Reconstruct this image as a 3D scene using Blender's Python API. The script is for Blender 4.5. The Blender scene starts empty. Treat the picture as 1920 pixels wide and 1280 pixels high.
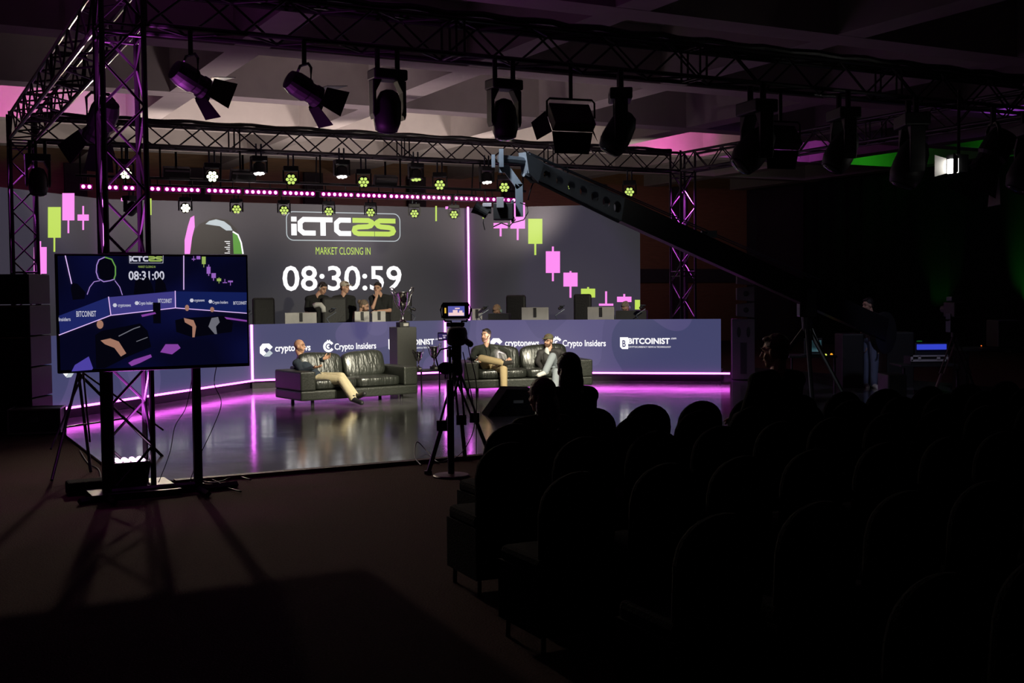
import bpy, math, random
from mathutils import Vector, Matrix
random.seed(7)
R = math.radians
SC = bpy.context.scene
COL = SC.collection
# ------------------------------------------------------------------ camera
CAMZ = 1.76; FPX = 2200.0
PITCH = math.atan(93/2200.0); ROLL = 0.0101
_f = Vector((0, math.cos(PITCH), -math.sin(PITCH)))
_u0 = Vector((0, math.sin(PITCH), math.cos(PITCH)))
_r0 = Vector((1, 0, 0))
RT = _r0*math.cos(ROLL) - _u0*math.sin(ROLL)
UP = _u0*math.cos(ROLL) + _r0*math.sin(ROLL)
CAM = Vector((0, 0, CAMZ))
cd = bpy.data.cameras.new('camera'); cam = bpy.data.objects.new('camera', cd); COL.objects.link(cam)
cd.sensor_width = 36; cd.lens = FPX/1920*36; cd.clip_end = 200
M = Matrix((RT, UP, -_f)).transposed().to_4x4(); M.translation = CAM
cam.matrix_world = M
SC.camera = cam
# ------------------------------------------------------------------ view + world
vs = SC.view_settings
vs.view_transform = 'Standard'; vs.look = 'None'; vs.gamma = 1; vs.use_curve_mapping = False; vs.exposure = 0.0
w = bpy.data.worlds.new('world'); SC.world = w; w.use_nodes = True
w.node_tree.nodes['Background'].inputs[0].default_value = (0.55, 0.45, 0.6, 1)
w.node_tree.nodes['Background'].inputs[1].default_value = 0.003
# ------------------------------------------------------------------ pixel helpers (they give real 3D points)
def ray(px, py): return _f + RT*((px-960)/FPX) + UP*((640-py)/FPX)
def at(px, py, Y):
    d = ray(px, py); return CAM + d*(Y/d.y)
def onz(px, py, z=0.0):
    d = ray(px, py); return CAM + d*((z-CAMZ)/d.z)
TH = R(28)
U = Vector((math.cos(TH), math.sin(TH), 0)); V = Vector((-math.sin(TH), math.cos(TH), 0)); Zv = Vector((0, 0, 1))
def UV(u, v, z=0.0): return U*u + V*v + Vector((0, 0, z))
T0 = Vector((-3.43, 10.43, 0))                      # near left tower
BL = T0 + V*8.46; BR = BL + U*12.3; TR = T0 + U*12.3
TRZ = 4.13; TS = 0.175                              # truss bottom chord height, half spacing
# ------------------------------------------------------------------ lights
def lamp(kind, name, loc, power, color, target=None, size=0.1, spot=60, blend=0.4, sy=None):
    l = bpy.data.lights.new(name, kind); l.energy = power; l.color = color
    o = bpy.data.objects.new(name, l); COL.objects.link(o); o.location = loc
    if target is not None:
        o.rotation_euler = (Vector(target)-Vector(loc)).to_track_quat('-Z', 'Y').to_euler()
    if kind == 'SPOT': l.spot_size = R(spot); l.spot_blend = blend; l.shadow_soft_size = size
    elif kind == 'AREA':
        l.size = size
        if sy: l.shape = 'RECTANGLE'; l.size_y = sy
    else: l.shadow_soft_size = size
    return o
WARM = (1.0, .93, .72); MAG = (.85, .12, 1.0); PINK = (1.0, .08, .62)
def ft(s, z=3.55): return T0 + U*s + Vector((0, 0, z))
for (s, tgt, pw) in ((5.9, (-2.5, 18.6, .5), 300), (6.7, (-4.3, 21.5, .9), 150), (5.0, (-2.0, 19.0, .6), 150), (5.4, (.4, 20.5, .6), 220), (6.4, (-2.2, 23.6, 1.6), 330),
                     (7.3, (.8, 20.4, .6), 220), (8.4, (1.2, 24.3, 1.2), 130)):
    lamp('SPOT', 'stage_key_light', ft(s, 3.8)+V*.55, pw*11.0, WARM, tgt, .12, 24, .9)
for s, e in ((1.55, 560), (2.9, 150)):
    lamp('SPOT', 'audience_back_light', BL+U*s-V*.5+Vector((0, 0, 3.75)), e, (1.0, .82, .62), (-1.2, 6.4, 0), .08, 62, .9)
lamp('SPOT', 'crane_head_light', ft(3.5, 3.9)+V*.45, 190, (.85, .93, 1), (.15, 13.2, 2.95), .08, 60, .8)
lamp('SPOT', 'operator_fill_light', ft(11.2, 3.7)+V*.3, 90, (.7, .7, 1), (6.0, 20.2, .6), .1, 50, .9)  # dim fill added so the crane operator shows in the dark
# back truss washes straight down, lime spots, magenta uplights in every tower
for s in (3.2, 4.9, 6.3, 7.8):
    lamp('SPOT', 'down_wash_light', BL+U*s+Vector((0, 0, 3.5)), 90, (1, .95, .9), BL+U*s-V*.6, .06, 60, .8)
lamp('SPOT', 'tower_up_light', T0+Vector((0, 0, .4)), 2600, MAG, T0+Vector((0, 0, 5)), .05, 22, .6)
for P, e in ((BL, 260), (BR, 420)):
    lamp('SPOT', 'tower_up_light', P+Vector((0, 0, .4)), e, MAG, P+Vector((0, 0, 5)), .04, 8, .9)
    lamp('SPOT', 'tower_fill_light', P+Vector((0, 0, 4.2)), e*2.5, MAG, P, .05, 50, .6)  # magenta fill added at the top, lighting the tower but not the ceiling
lamp('SPOT', 'tower_fill_light', T0+Vector((0, 0, 4.3)), 70, MAG, T0, .05, 60, .6)  # same added fill from the top of the near tower
# coloured lamps added inside the coffers, each tinting its own coffer
def up(u, v, z, e, c, tu, tv, ang=150): lamp('SPOT', 'coffer_tint_light', UV(u, v, z), e, c, UV(tu, tv, 5.9), .12, ang, .6)
up(2.2, 23.2, 5.2, 75, PINK, 2.2, 25); up(3.5, 23.0, 5.2, 30, MAG, 3.8, 25); up(-1.0, 23.2, 5.2, 60, MAG, -1, 25)
up(17.3, 23.4, 5.2, 85, PINK, 17.3, 25); up(20.6, 23.2, 5.2, 60, MAG, 20.6, 25)
up(19.9, 15.0, 5.2, 50, (.5, .1, 1), 19.9, 17)
lamp('SPOT', 'tower_wide_light', T0+Vector((0, 0, .5)), 260, MAG, T0+Vector((.6, .6, 5)), .05, 95, .8)
up(24.2, 23.2, 5.25, 26, (.05, 1, .03), 24.2, 25); up(24.6, 19.0, 5.3, 8, (.05, 1, .03), 24.8, 20.4)
for u_, e in ((3.6, 170), (5.8, 400), (9.0, 420), (12.5, 400), (16.0, 230)):
    lamp('SPOT', 'ceiling_fill_light', UV(u_, 22.3, 3.1), e, (1.0, .85, .76), UV(u_, 25.2, 5.2), .25, 130, .8)  # upward fill added to brighten the far ceiling, no fixture there
for p, e in (((-3.6, 20.0, .5), 560), ((-.2, 20.6, .5), 560)):
    lamp('SPOT', 'floor_bounce_light', p, e, (1.0, .80, .82), (p[0]-.5, p[1]+1.6, 6), .25, 105, .9)  # added upward spots imitating stage light bounced onto the ceiling
# green lamps along the curtain on the right

# ------------------------------------------------------------------ materials
MATS = {}
def mat(name, col, rough=.5, metal=0.0, emit=None, es=1.0, bump=0.0, bscale=40, var=0.0, coat=0.0, spec=None, stretch=None):
    if name in MATS: return MATS[name]
    m = bpy.data.materials.new(name); m.use_nodes = True; nt = m.node_tree; N = nt.nodes; L = nt.links
    b = N['Principled BSDF']
    b.inputs['Base Color'].default_value = (*col, 1); b.inputs['Roughness'].default_value = rough; b.inputs['Metallic'].default_value = metal
    if coat: b.inputs['Coat Weight'].default_value = coat; b.inputs['Coat Roughness'].default_value = .15
    if spec is not None: b.inputs['Specular IOR Level'].default_value = spec
    if emit: b.inputs['Emission Color'].default_value = (*emit, 1); b.inputs['Emission Strength'].default_value = es
    if bump or var:
        tc = N.new('ShaderNodeTexCoord'); nz = N.new('ShaderNodeTexNoise'); nz.inputs['Scale'].default_value = bscale; nz.inputs['Detail'].default_value = 3
        if stretch:
            mp = N.new('ShaderNodeMapping'); mp.inputs['Scale'].default_value = stretch
            L.new(tc.outputs['Object'], mp.inputs[0]); L.new(mp.outputs[0], nz.inputs['Vector'])
        else: L.new(tc.outputs['Object'], nz.inputs['Vector'])
        if bump:
            bp = N.new('ShaderNodeBump'); bp.inputs['Strength'].default_value = bump; bp.inputs['Distance'].default_value = .02
            L.new(nz.outputs['Fac'], bp.inputs['Height']); L.new(bp.outputs[0], b.inputs['Normal'])
        if var:
            mx = N.new('ShaderNodeMix'); mx.data_type = 'RGBA'
            mx.inputs[6].default_value = (*[c*(1-var) for c in col], 1); mx.inputs[7].default_value = (*[min(1, c*(1+var)) for c in col], 1)
            L.new(nz.outputs['Fac'], mx.inputs[0]); L.new(mx.outputs[2], b.inputs['Base Color'])
    MATS[name] = m; return m
def emis(name, col, s=1.0):
    if name in MATS: return MATS[name]
    m = bpy.data.materials.new(name); m.use_nodes = True; nt = m.node_tree
    b = nt.nodes['Principled BSDF']; b.inputs['Base Color'].default_value = (.02, .02, .02, 1); b.inputs['Roughness'].default_value = .6
    b.inputs['Specular IOR Level'].default_value = .1
    b.inputs['Emission Color'].default_value = (*col, 1); b.inputs['Emission Strength'].default_value = s
    MATS[name] = m; return m
def s2l(*c): return tuple(((x/255+.055)/1.055)**2.4 if x > 10 else x/255/12.92 for x in c)
BLK = mat('black_metal', (.012, .011, .013), .38, .3, var=.3, bscale=6)
BLKP = mat('black_plastic', (.012, .012, .013), .55, var=.3, bscale=5)
TRU = mat('truss_black_paint', (.045, .04, .045), .33, .5, var=.3, bscale=9)
CHR = mat('silver_metal', (.62, .6, .58), .12, 1.0, bump=.05, bscale=12)
GRYM = mat('grey_anodised_metal', (.11, .13, .16), .42, .7, var=.2, bscale=14)
LEA = mat('black_leather', (.017, .019, .016), .36, 0, bump=1.0, bscale=6, coat=.3, stretch=(3.2, 1, .8))
LEAB = mat('black_leather_smooth', (.019, .021, .017), .40, 0, bump=.25, bscale=60, var=.2)
FAB = mat('black_fabric', (.006, .006, .007), .95, bump=.4, bscale=90, spec=.1)
CAB = mat('cable_black', (.01, .01, .01), .5, var=.3)
# ------------------------------------------------------------------ mesh builder
class MB:
    def __init__(s): s.v = []; s.f = []
    def add(s, vs, fs):
        o = len(s.v); s.v += [Vector(v) for v in vs]; s.f += [tuple(i+o for i in f) for f in fs]; return s
    def box(s, c, sz, rz=0, M=None):
        c = Vector(c); m = M if M is not None else Matrix.Rotation(rz, 3, 'Z')
        vs = [c + m @ Vector((sz[0]/2*x, sz[1]/2*y, sz[2]/2*z)) for x in (-1, 1) for y in (-1, 1) for z in (-1, 1)]
        return s.add(vs, [(0,1,3,2),(4,6,7,5),(0,4,5,1),(2,3,7,6),(0,2,6,4),(1,5,7,3)])
    def tube(s, a, b, r0, r1=None, n=8):
        a = Vector(a); b = Vector(b); r1 = r0 if r1 is None else r1
        d = (b-a)
        if d.length < 1e-6: return s
        q = d.to_track_quat('Z', 'X').to_matrix()
        vs = []
        for (p, r) in ((a, r0), (b, r1)):
            for i in range(n):
                t = 2*math.pi*i/n; vs.append(p + q @ Vector((r*math.cos(t), r*math.sin(t), 0)))
        fs = [(i, (i+1) % n, n+(i+1) % n, n+i) for i in range(n)] + [tuple(range(n-1, -1, -1)), tuple(range(n, 2*n))]
        return s.add(vs, fs)
    def path(s, pts, r, n=6):
        pts = [Vector(p) for p in pts]; vs = []; fs = []
        for k, p in enumerate(pts):
            d = (pts[min(k+1, len(pts)-1)]-pts[max(k-1, 0)]).normalized(); q = d.to_track_quat('Z', 'X').to_matrix()
            for i in range(n):
                t = 2*math.pi*i/n; vs.append(p + q @ Vector((r*math.cos(t), r*math.sin(t), 0)))
        for k in range(len(pts)-1):
            for i in range(n): fs.append((k*n+i, k*n+(i+1) % n, (k+1)*n+(i+1) % n, (k+1)*n+i))
        fs += [tuple(range(n-1, -1, -1)), tuple(range((len(pts)-1)*n, len(pts)*n))]
        return s.add(vs, fs)
    def ell(s, c, r, M=None, nu=16, nv=10, e=1.0):
        c = Vector(c); M = M or Matrix.Identity(3); vs = []; fs = []
        def sp(x): return math.copysign(abs(x)**e, x)
        for j in range(1, nv):
            ph = -math.pi/2+math.pi*j/nv
            for i in range(nu):
                t = 2*math.pi*i/nu
                vs.append(c + M @ Vector((r[0]*sp(math.cos(ph))*sp(math.cos(t)), r[1]*sp(math.cos(ph))*sp(math.sin(t)), r[2]*sp(math.sin(ph)))))
        for j in range(nv-2):
            for i in range(nu): fs.append((j*nu+i, j*nu+(i+1) % nu, (j+1)*nu+(i+1) % nu, (j+1)*nu+i))
        b = len(vs); vs += [c + M @ Vector((0, 0, -r[2])), c + M @ Vector((0, 0, r[2]))]
        for i in range(nu):
            fs.append((b, (i+1) % nu, i)); fs.append((b+1, (nv-2)*nu+i, (nv-2)*nu+(i+1) % nu))
        return s.add(vs, fs)
    def cap(s, a, b, r0, r1, n=12):
        a = Vector(a); b = Vector(b); d = b-a
        if d.length < 1e-5: return s.ell(a, (r0, r0, r0))
        q = d.to_track_quat('Z', 'X').to_matrix(); dn = d.normalized(); rings = []
        for k in range(1, 5): an = -math.pi/2+math.pi/2*k/4; rings.append((a+dn*(r0*math.sin(an)), r0*math.cos(an)))
        for k in range(0, 4): an = math.pi/2*k/4; rings.append((b+dn*(r1*math.sin(an)), r1*math.cos(an)))
        vs = []; fs = []
        for (p, r) in rings:
            for i in range(n): t = 2*math.pi*i/n; vs.append(p + q @ Vector((r*math.cos(t), r*math.sin(t), 0)))
        m = len(rings)
        for k in range(m-1):
            for i in range(n): fs.append((k*n+i, k*n+(i+1) % n, (k+1)*n+(i+1) % n, (k+1)*n+i))
        b0 = len(vs); vs += [a-dn*r0, b+dn*r1]
        for i in range(n): fs.append((b0, (i+1) % n, i)); fs.append((b0+1, (m-1)*n+i, (m-1)*n+(i+1) % n))
        return s.add(vs, fs)
    def lathe(s, prof, c=(0, 0, 0), n=24, M=None):
        c = Vector(c); M = M or Matrix.Identity(3); vs = []; fs = []
        for (r, z) in prof:
            for i in range(n): t = 2*math.pi*i/n; vs.append(c + M @ Vector((r*math.cos(t), r*math.sin(t), z)))
        for k in range(len(prof)-1):
            for i in range(n): fs.append((k*n+i, k*n+(i+1) % n, (k+1)*n+(i+1) % n, (k+1)*n+i))
        fs += [tuple(range(n-1, -1, -1)), tuple(range((len(prof)-1)*n, len(prof)*n))]
        return s.add(vs, fs)
    def prism(s, pts, ext):
        pts = [Vector(p) for p in pts]; ext = Vector(ext); n = len(pts)
        return s.add(pts+[p+ext for p in pts], [tuple(range(n-1, -1, -1)), tuple(range(n, 2*n))]+[(i, (i+1) % n, n+(i+1) % n, n+i) for i in range(n)])
    def build(s, name, m, parent=None, smooth=False, bevel=0, local=False):
        me = bpy.data.meshes.new(name)
        vs = s.v
        if parent is not None and not local:
            inv = WM(parent).inverted(); vs = [inv @ v for v in vs]
        me.from_pydata([tuple(v) for v in vs], [], s.f); me.validate(); me.update()
        if m: me.materials.append(m)
        if smooth:
            for p in me.polygons: p.use_smooth = True
        o = bpy.data.objects.new(name, me); COL.objects.link(o)
        if parent is not None: o.parent = parent
        if bevel:
            b = o.modifiers.new('bevel', 'BEVEL'); b.width = bevel; b.segments = 2; b.limit_method = 'ANGLE'
        return o
_wm = {}
def WM(o):
    m = Matrix.Translation(o.location) @ o.rotation_euler.to_matrix().to_4x4()
    if o.parent: m = WM(o.parent) @ m
    return m
def tag(o, label, cat, group=None, kind=None):
    o['label'] = label; o['category'] = cat
    if group: o['group'] = group
    if kind: o['kind'] = kind
    return o
def thing(name, label, cat, loc=(0, 0, 0), rz=0, group=None):
    o = bpy.data.objects.new(name, None); o.empty_display_size = .1; COL.objects.link(o)
    o.location = Vector(loc); o.rotation_euler = (0, 0, rz); return tag(o, label, cat, group)
def struct(name, mb, m, **k):
    o = mb.build(name, m, **k); o['kind'] = 'structure'; return o
def dup(root, loc, rz, label=None, group=None):
    def cp(o, par):
        c = o.copy(); COL.objects.link(c)
        if par is not None: c.parent = par
        for ch in [x for x in KIDS.get(o.name, [])]: cp(ch, c)
        return c
    KIDS.clear()
    for x in COL.objects:
        if x.parent: KIDS.setdefault(x.parent.name, []).append(x)
    r = cp(root, None); r.location = Vector(loc); r.rotation_euler = (0, 0, rz)
    if label: r['label'] = label
    if group: r['group'] = group
    return r
KIDS = {}
# flat screen planes -----------------------------------------------------------
class Plane:
    def __init__(s, a, b):                       # a left, b right (xy), vertical plane seen by the camera
        s.o = Vector((a[0], a[1], 0)); s.d = (Vector((b[0], b[1], 0))-s.o); s.w = s.d.length; s.d.normalize()
        s.n = s.d.cross(Zv); s.n.normalize()
        if s.n.y > 0: s.n = -s.n                 # towards the viewer
    def hit(s, px, py, off=0.0):
        d = ray(px, py); o = s.o + s.n*off
        t = (o-CAM).dot(s.n)/d.dot(s.n); return CAM + d*t
    def sz(s, px, py):
        p = s.hit(px, py); return (p-s.o).dot(s.d), p.z
    def pt(s, q, z, off=0.0): return s.o + s.d*q + s.n*off + Vector((0, 0, z))
def flat(mb, pl, pts, off=.004, px=True):
    P = [pl.hit(x, y, 0)+pl.n*off for x, y in pts] if px else [pl.pt(x, y, off) for x, y in pts]
    mb.prism(P, pl.n*.003); return mb
def rect(mb, pl, x0, y0, x1, y1, off=.004): return flat(mb, pl, [(x0, y0), (x1, y0), (x1, y1), (x0, y1)], off)
def text_pts(txt, bold=0.0):
    c = bpy.data.curves.new('lettering', 'FONT'); c.body = txt; c.offset = bold; c.resolution_u = 3
    o = bpy.data.objects.new('lettering', c); COL.objects.link(o); bpy.context.view_layer.update()
    me = bpy.data.meshes.new_from_object(o.evaluated_get(bpy.context.evaluated_depsgraph_get()))
    vs = [tuple(v.co) for v in me.vertices]; fs = [tuple(p.vertices) for p in me.polygons]
    bpy.data.objects.remove(o); bpy.data.curves.remove(c); bpy.data.meshes.remove(me)
    return vs, fs
def text_on(mb, pl, txt, xl, yb, xr, yt, off=.006, bold=0.0, yb2=None):
    vs, fs = text_pts(txt, bold)
    x0 = min(v[0] for v in vs); x1 = max(v[0] for v in vs); y0 = min(v[1] for v in vs); y1 = max(v[1] for v in vs)
    sl, zb = pl.sz(xl, yb); sr, zb2 = pl.sz(xr, yb if yb2 is None else yb2); _, zt = pl.sz(xl, yt)
    out = []
    for v in vs:
        a = (v[0]-x0)/(x1-x0); b = (v[1]-y0)/(y1-y0)
        out.append(pl.pt(sl+(sr-sl)*a, zb+(zt-zb)*b, off))
    if (pl.d.cross(Zv)).dot(pl.n) < 0: pass
    mb.add(out, fs); return mb
def stroke(mb, pl, pts, wd, off=.006):
    # thick polyline in plane coordinates (s,z), mitred, one flat piece
    P = [Vector((a, b)) for a, b in pts]; Lp = []; Rp = []
    for i, p in enumerate(P):
        d0 = (p-P[i-1]).normalized() if i else None; d1 = (P[i+1]-p).normalized() if i < len(P)-1 else None
        if d0 is None: d0 = d1
        if d1 is None: d1 = d0
        t = (d0+d1)
        t = t.normalized() if t.length > 1e-6 else d0
        n = Vector((-t.y, t.x)); k = wd/2/max(.4, n.dot(Vector((-d0.y, d0.x))))
        Lp.append(p+n*k); Rp.append(p-n*k)
    for i in range(len(P)-1):
        q = [Lp[i], Lp[i+1], Rp[i+1], Rp[i]]
        mb.prism([pl.pt(a.x, a.y, off) for a in q], pl.n*.003)
    return mb
def arcp(cx, cy, r, a0, a1, n=8, ry=None):
    ry = ry or r
    return [(cx+r*math.cos(R(a0+(a1-a0)*i/n)), cy+ry*math.sin(R(a0+(a1-a0)*i/n))) for i in range(n+1)]
# ------------------------------------------------------------------ room
H = 3.44; ZC = 5.2
WU = 7.8*H; WV = 9.41*H; WL = -9.0; WN = -4.0
carpet = mat('carpet_dark_maroon', (.07, .036, .030), .95, bump=.7, bscale=70, var=.5, spec=.1)
nt = carpet.node_tree
mb = MB().add([UV(WL, WN), UV(WU, WN), UV(WU, WV), UV(WL, WV)], [(0, 1, 2, 3)])
struct('floor', mb, carpet)
concrete = mat('ceiling_grey_plaster', (.36, .32, .31), .9, bump=.25, bscale=3, var=.12)
mb = MB()
mb.add([UV(WL, WN, ZC+.95), UV(WL, WV, ZC+.95), UV(WU, WV, ZC+.95), UV(WU, WN, ZC+.95)], [(0, 1, 2, 3)])
k = -6
for k in range(-5, 7):
    u = 2.37*H+1.04*H*k
    if WL < u < WU: mb.box(UV(u, (WN+WV)/2, ZC+.475), (.5, WV-WN, .95), TH)
for k in range(-6, 4):
    v = 5.99*H+1.2*H*k
    if WN < v < WV: mb.box(UV((WL+WU)/2, v, ZC+.47), (WU-WL, .5, .948), TH)
struct('ceiling', mb, concrete)
wood = mat('wall_brown_wood_panel', (.20, .10, .045), .55, var=.35, bscale=3, stretch=(1, 1, 12))
dark = mat('wall_dark_paint', (.03, .028, .026), .9, var=.3, bscale=2)
struct('wall_back', MB().box(UV((WL+WU)/2, WV+.1, 3), (WU-WL, .2, 6.4), TH), wood)
struct('wall_right', MB().box(UV(WU+.1, (WN+WV)/2, 3), (.2, WV-WN, 6.4), TH), dark)
struct('wall_left', MB().box(UV(WL-.1, (WN+WV)/2, 3), (.2, WV-WN, 6.4), TH), dark)
struct('wall_front', MB().box(UV((WL+WU)/2, WN-.1, 3), (WU-WL, .2, 6.4), TH), dark)
PW = Plane(UV(0, WV)[:2], UV(WU, WV)[:2])
mb = MB()
for (a, b, z0, z1) in ():
    pass
for i, s in enumerate([x*3.2+1.2 for x in range(9)]): mb.box(UV(s, WV-.08, 2.6), (.55, .16, 5.2), TH)
struct('trim_1', mb, dark)
struct('trim_2', MB().box(UV(WU/2, WV-.05, 2.25), (WU-.5, .12, .45), TH), dark)
# stage floor
C0 = Vector((-3.55, 10.78, 0))
gl = bpy.data.materials.new('stage_floor_gloss_black'); gl.use_nodes = True; nt = gl.node_tree; b = nt.nodes['Principled BSDF']
b.inputs['Base Color'].default_value = (.10, .095, .105, 1); b.inputs['Specular IOR Level'].default_value = 1.0; b.inputs['IOR'].default_value = 1.75
tc = nt.nodes.new('ShaderNodeTexCoord'); nz = nt.nodes.new('ShaderNodeTexNoise'); nz.inputs['Scale'].default_value = .9; nz.inputs['Detail'].default_value = 4
nt.links.new(tc.outputs['Object'], nz.inputs['Vector'])
mr = nt.nodes.new('ShaderNodeMapRange'); mr.inputs[3].default_value = .06; mr.inputs[4].default_value = .2
nt.links.new(nz.outputs['Fac'], mr.inputs[0]); nt.links.new(mr.outputs[0], b.inputs['Roughness'])
n2 = nt.nodes.new('ShaderNodeTexNoise'); n2.inputs['Scale'].default_value = 1.6; nt.links.new(tc.outputs['Object'], n2.inputs['Vector'])
bp = nt.nodes.new('ShaderNodeBump'); bp.inputs['Strength'].default_value = .06; bp.inputs['Distance'].default_value = .05
nt.links.new(n2.outputs['Fac'], bp.inputs['Height']); nt.links.new(bp.outputs[0], b.inputs['Normal'])
SZ = .03
sc = C0 + U*7.5 + V*8.2
st = MB().box((sc.x, sc.y, SZ/2), (15.0, 16.4, SZ), TH).build('stage_floor', gl); st['kind'] = 'structure'
st.name = 'floor_stage'
# ------------------------------------------------------------------ screens
def scr_mat(name, c0, c1, c2, es, sharp=True, sc=1.1):
    m = bpy.data.materials.new(name); m.use_nodes = True; nt = m.node_tree; N = nt.nodes; L = nt.links; b = N['Principled BSDF']
    b.inputs['Base Color'].default_value = (.024, .023, .027, 1); b.inputs['Roughness'].default_value = .65; b.inputs['Specular IOR Level'].default_value = .25
    tc = N.new('ShaderNodeTexCoord'); nz = N.new('ShaderNodeTexNoise'); nz.inputs['Scale'].default_value = sc; nz.inputs['Detail'].default_value = 0; nz.inputs['Roughness'].default_value = .2
    L.new(tc.outputs['Object'], nz.inputs['Vector'])
    cr = N.new('ShaderNodeValToRGB'); e = cr.color_ramp; e.elements[0].position = .40; e.elements[0].color = (*c0, 1); e.elements[1].position = .62; e.elements[1].color = (*c2, 1)
    x = e.elements.new(.51); x.color = (*c1, 1)
    if sharp: e.interpolation = 'CONSTANT'; e.elements[0].position = 0; 
    L.new(nz.outputs['Fac'], cr.inputs[0]); L.new(cr.outputs[0], b.inputs['Emission Color']); b.inputs['Emission Strength'].default_value = es
    return m
SCRW = scr_mat('led_wall_screen', (.026, .025, .029), (.031, .030, .036), (.038, .034, .050), 1.0, False, .35)
SCRC = scr_mat('led_desk_screen', (.054, .057, .140), (.080, .072, .178), (.094, .083, .200), 1.0, True, .75)
WHT = emis('screen_white', (1, .98, 1), 1.15); LIM = emis('screen_lime', s2l(192, 222, 92), 1.0); PNK = emis('screen_pink', s2l(255, 140, 238), 1.05)
GRYE = emis('screen_grey', s2l(120, 120, 125), 1.0); LGR = emis('screen_light_grey', s2l(190, 200, 205), 1.0)
NEON = emis('neon_tube_magenta', (1.0, .13, 1.0), 6.2)
NEONV = emis('neon_tube_violet', (.93, .15, 1.0), 6.0)
WC1 = Vector((-8.149, 23.62, 0)); WC2 = Vector((-1.001, 27.2, 0))
WEL = WC1 + Vector((-.296, -.955, 0))*4.0; WER = WC2 + Vector((.978, -.21, 0))*3.97
wall = thing('led_video_wall', 'tall three-sided video wall behind the presenters\' desk showing a countdown clock', 'screen', (WC1+WC2)/2)
PLs = []
for (a, b) in ((WEL, WC1), (WC1, WC2), (WC2, WER)):
    pl = Plane(a, b); PLs.append(pl); pl.z0, pl.z1 = .18, 3.70
    c = (a+b)/2 - pl.n*.05
    MB().box((c.x, c.y, (.18+3.70)/2), ((b-a).length, .1, 3.52), math.atan2(pl.d.y, pl.d.x)).build('screen_panel', SCRW, wall)
PWL, PWC, PWR = PLs
for P in (WEL, WC1, WC2, WER):
    MB().box((P.x, P.y+.25, .09), (.5, .5, .18), TH).build('foot', BLKP, wall)
for p in (WC1, WC2):
    n = Vector((p.x*-.03, -.06, 0))
    q = p + Vector((.02, -.09, 0)); MB().tube(q+Vector((0,0,.2)), q+Vector((0,0,3.72)), .022, n=8).build('light_strip', NEONV, wall)
# candles
pk = MB(); lm = MB()
def candle(mb, pl, x0, y0, x1, y1, wt=None, wb=None, ww=3.6):
    rect(mb, pl, x0, y0, x1, y1)
    xc = (x0+x1)/2
    if wt is not None: rect(mb, pl, xc-ww/2, wt, xc+ww/2, y0, .0042)
    if wb is not None: rect(mb, pl, xc-ww/2, y1, xc+ww/2, wb, .0042)
candle(pk, PWL, 63, 463, 87, 513, 452, 532, 3); candle(pk, PWL, 116.5, 362, 139, 413, None, 437, 3); candle(pk, PWL, 145, 402, 166, 413.5, 386, 431, 3)
candle(lm, PWL, 89.5, 388, 113.5, 445.5, None, 472, 3)
candle(pk, PWR, 925.5, 418, 952, 428, None, 443); candle(pk, PWR, 957, 380, 984.5, 428.5, None, 450)
candle(lm, PWR, 990.5, 410, 1017, 457, None, 478); candle(pk, PWR, 1023.5, 471, 1050, 511.5, 462, 527)
candle(pk, PWR, 1056.5, 511, 1083, 537, 508, 558); candle(lm, PWR, 1089.5, 541, 1116, 557.5, 538, None)
candle(pk, PWR, 1123, 569, 1150, 573, 546, None); candle(pk, PWR, 1157, 556, 1184, 566, 551, None)
rect(lm, PWR, 1190.5, 562, 1200, 580); rect(lm, PWR, 905, 388, 908, 410)
rect(lm, PWC, 280.5, 372, 284, 403); rect(lm, PWC, 816, 386, 819, 414.5); rect(pk, PWC, 835, 387, 846, 392); rect(pk, PWC, 227, 371, 245, 377)
pk.build('pink_candle_chart', PNK, wall)
# clock and lettering
wt = MB(); 
text_on(wt, PWC, '08:30:59', 530, 546, 753, 498, bold=.012, yb2=544.5)
text_on(lm, PWC, 'MARKET CLOSING IN', 592, 477, 694.5, 463, bold=.0, yb2=477)
lm.build('lime_chart_and_lettering', LIM, wall)
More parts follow.
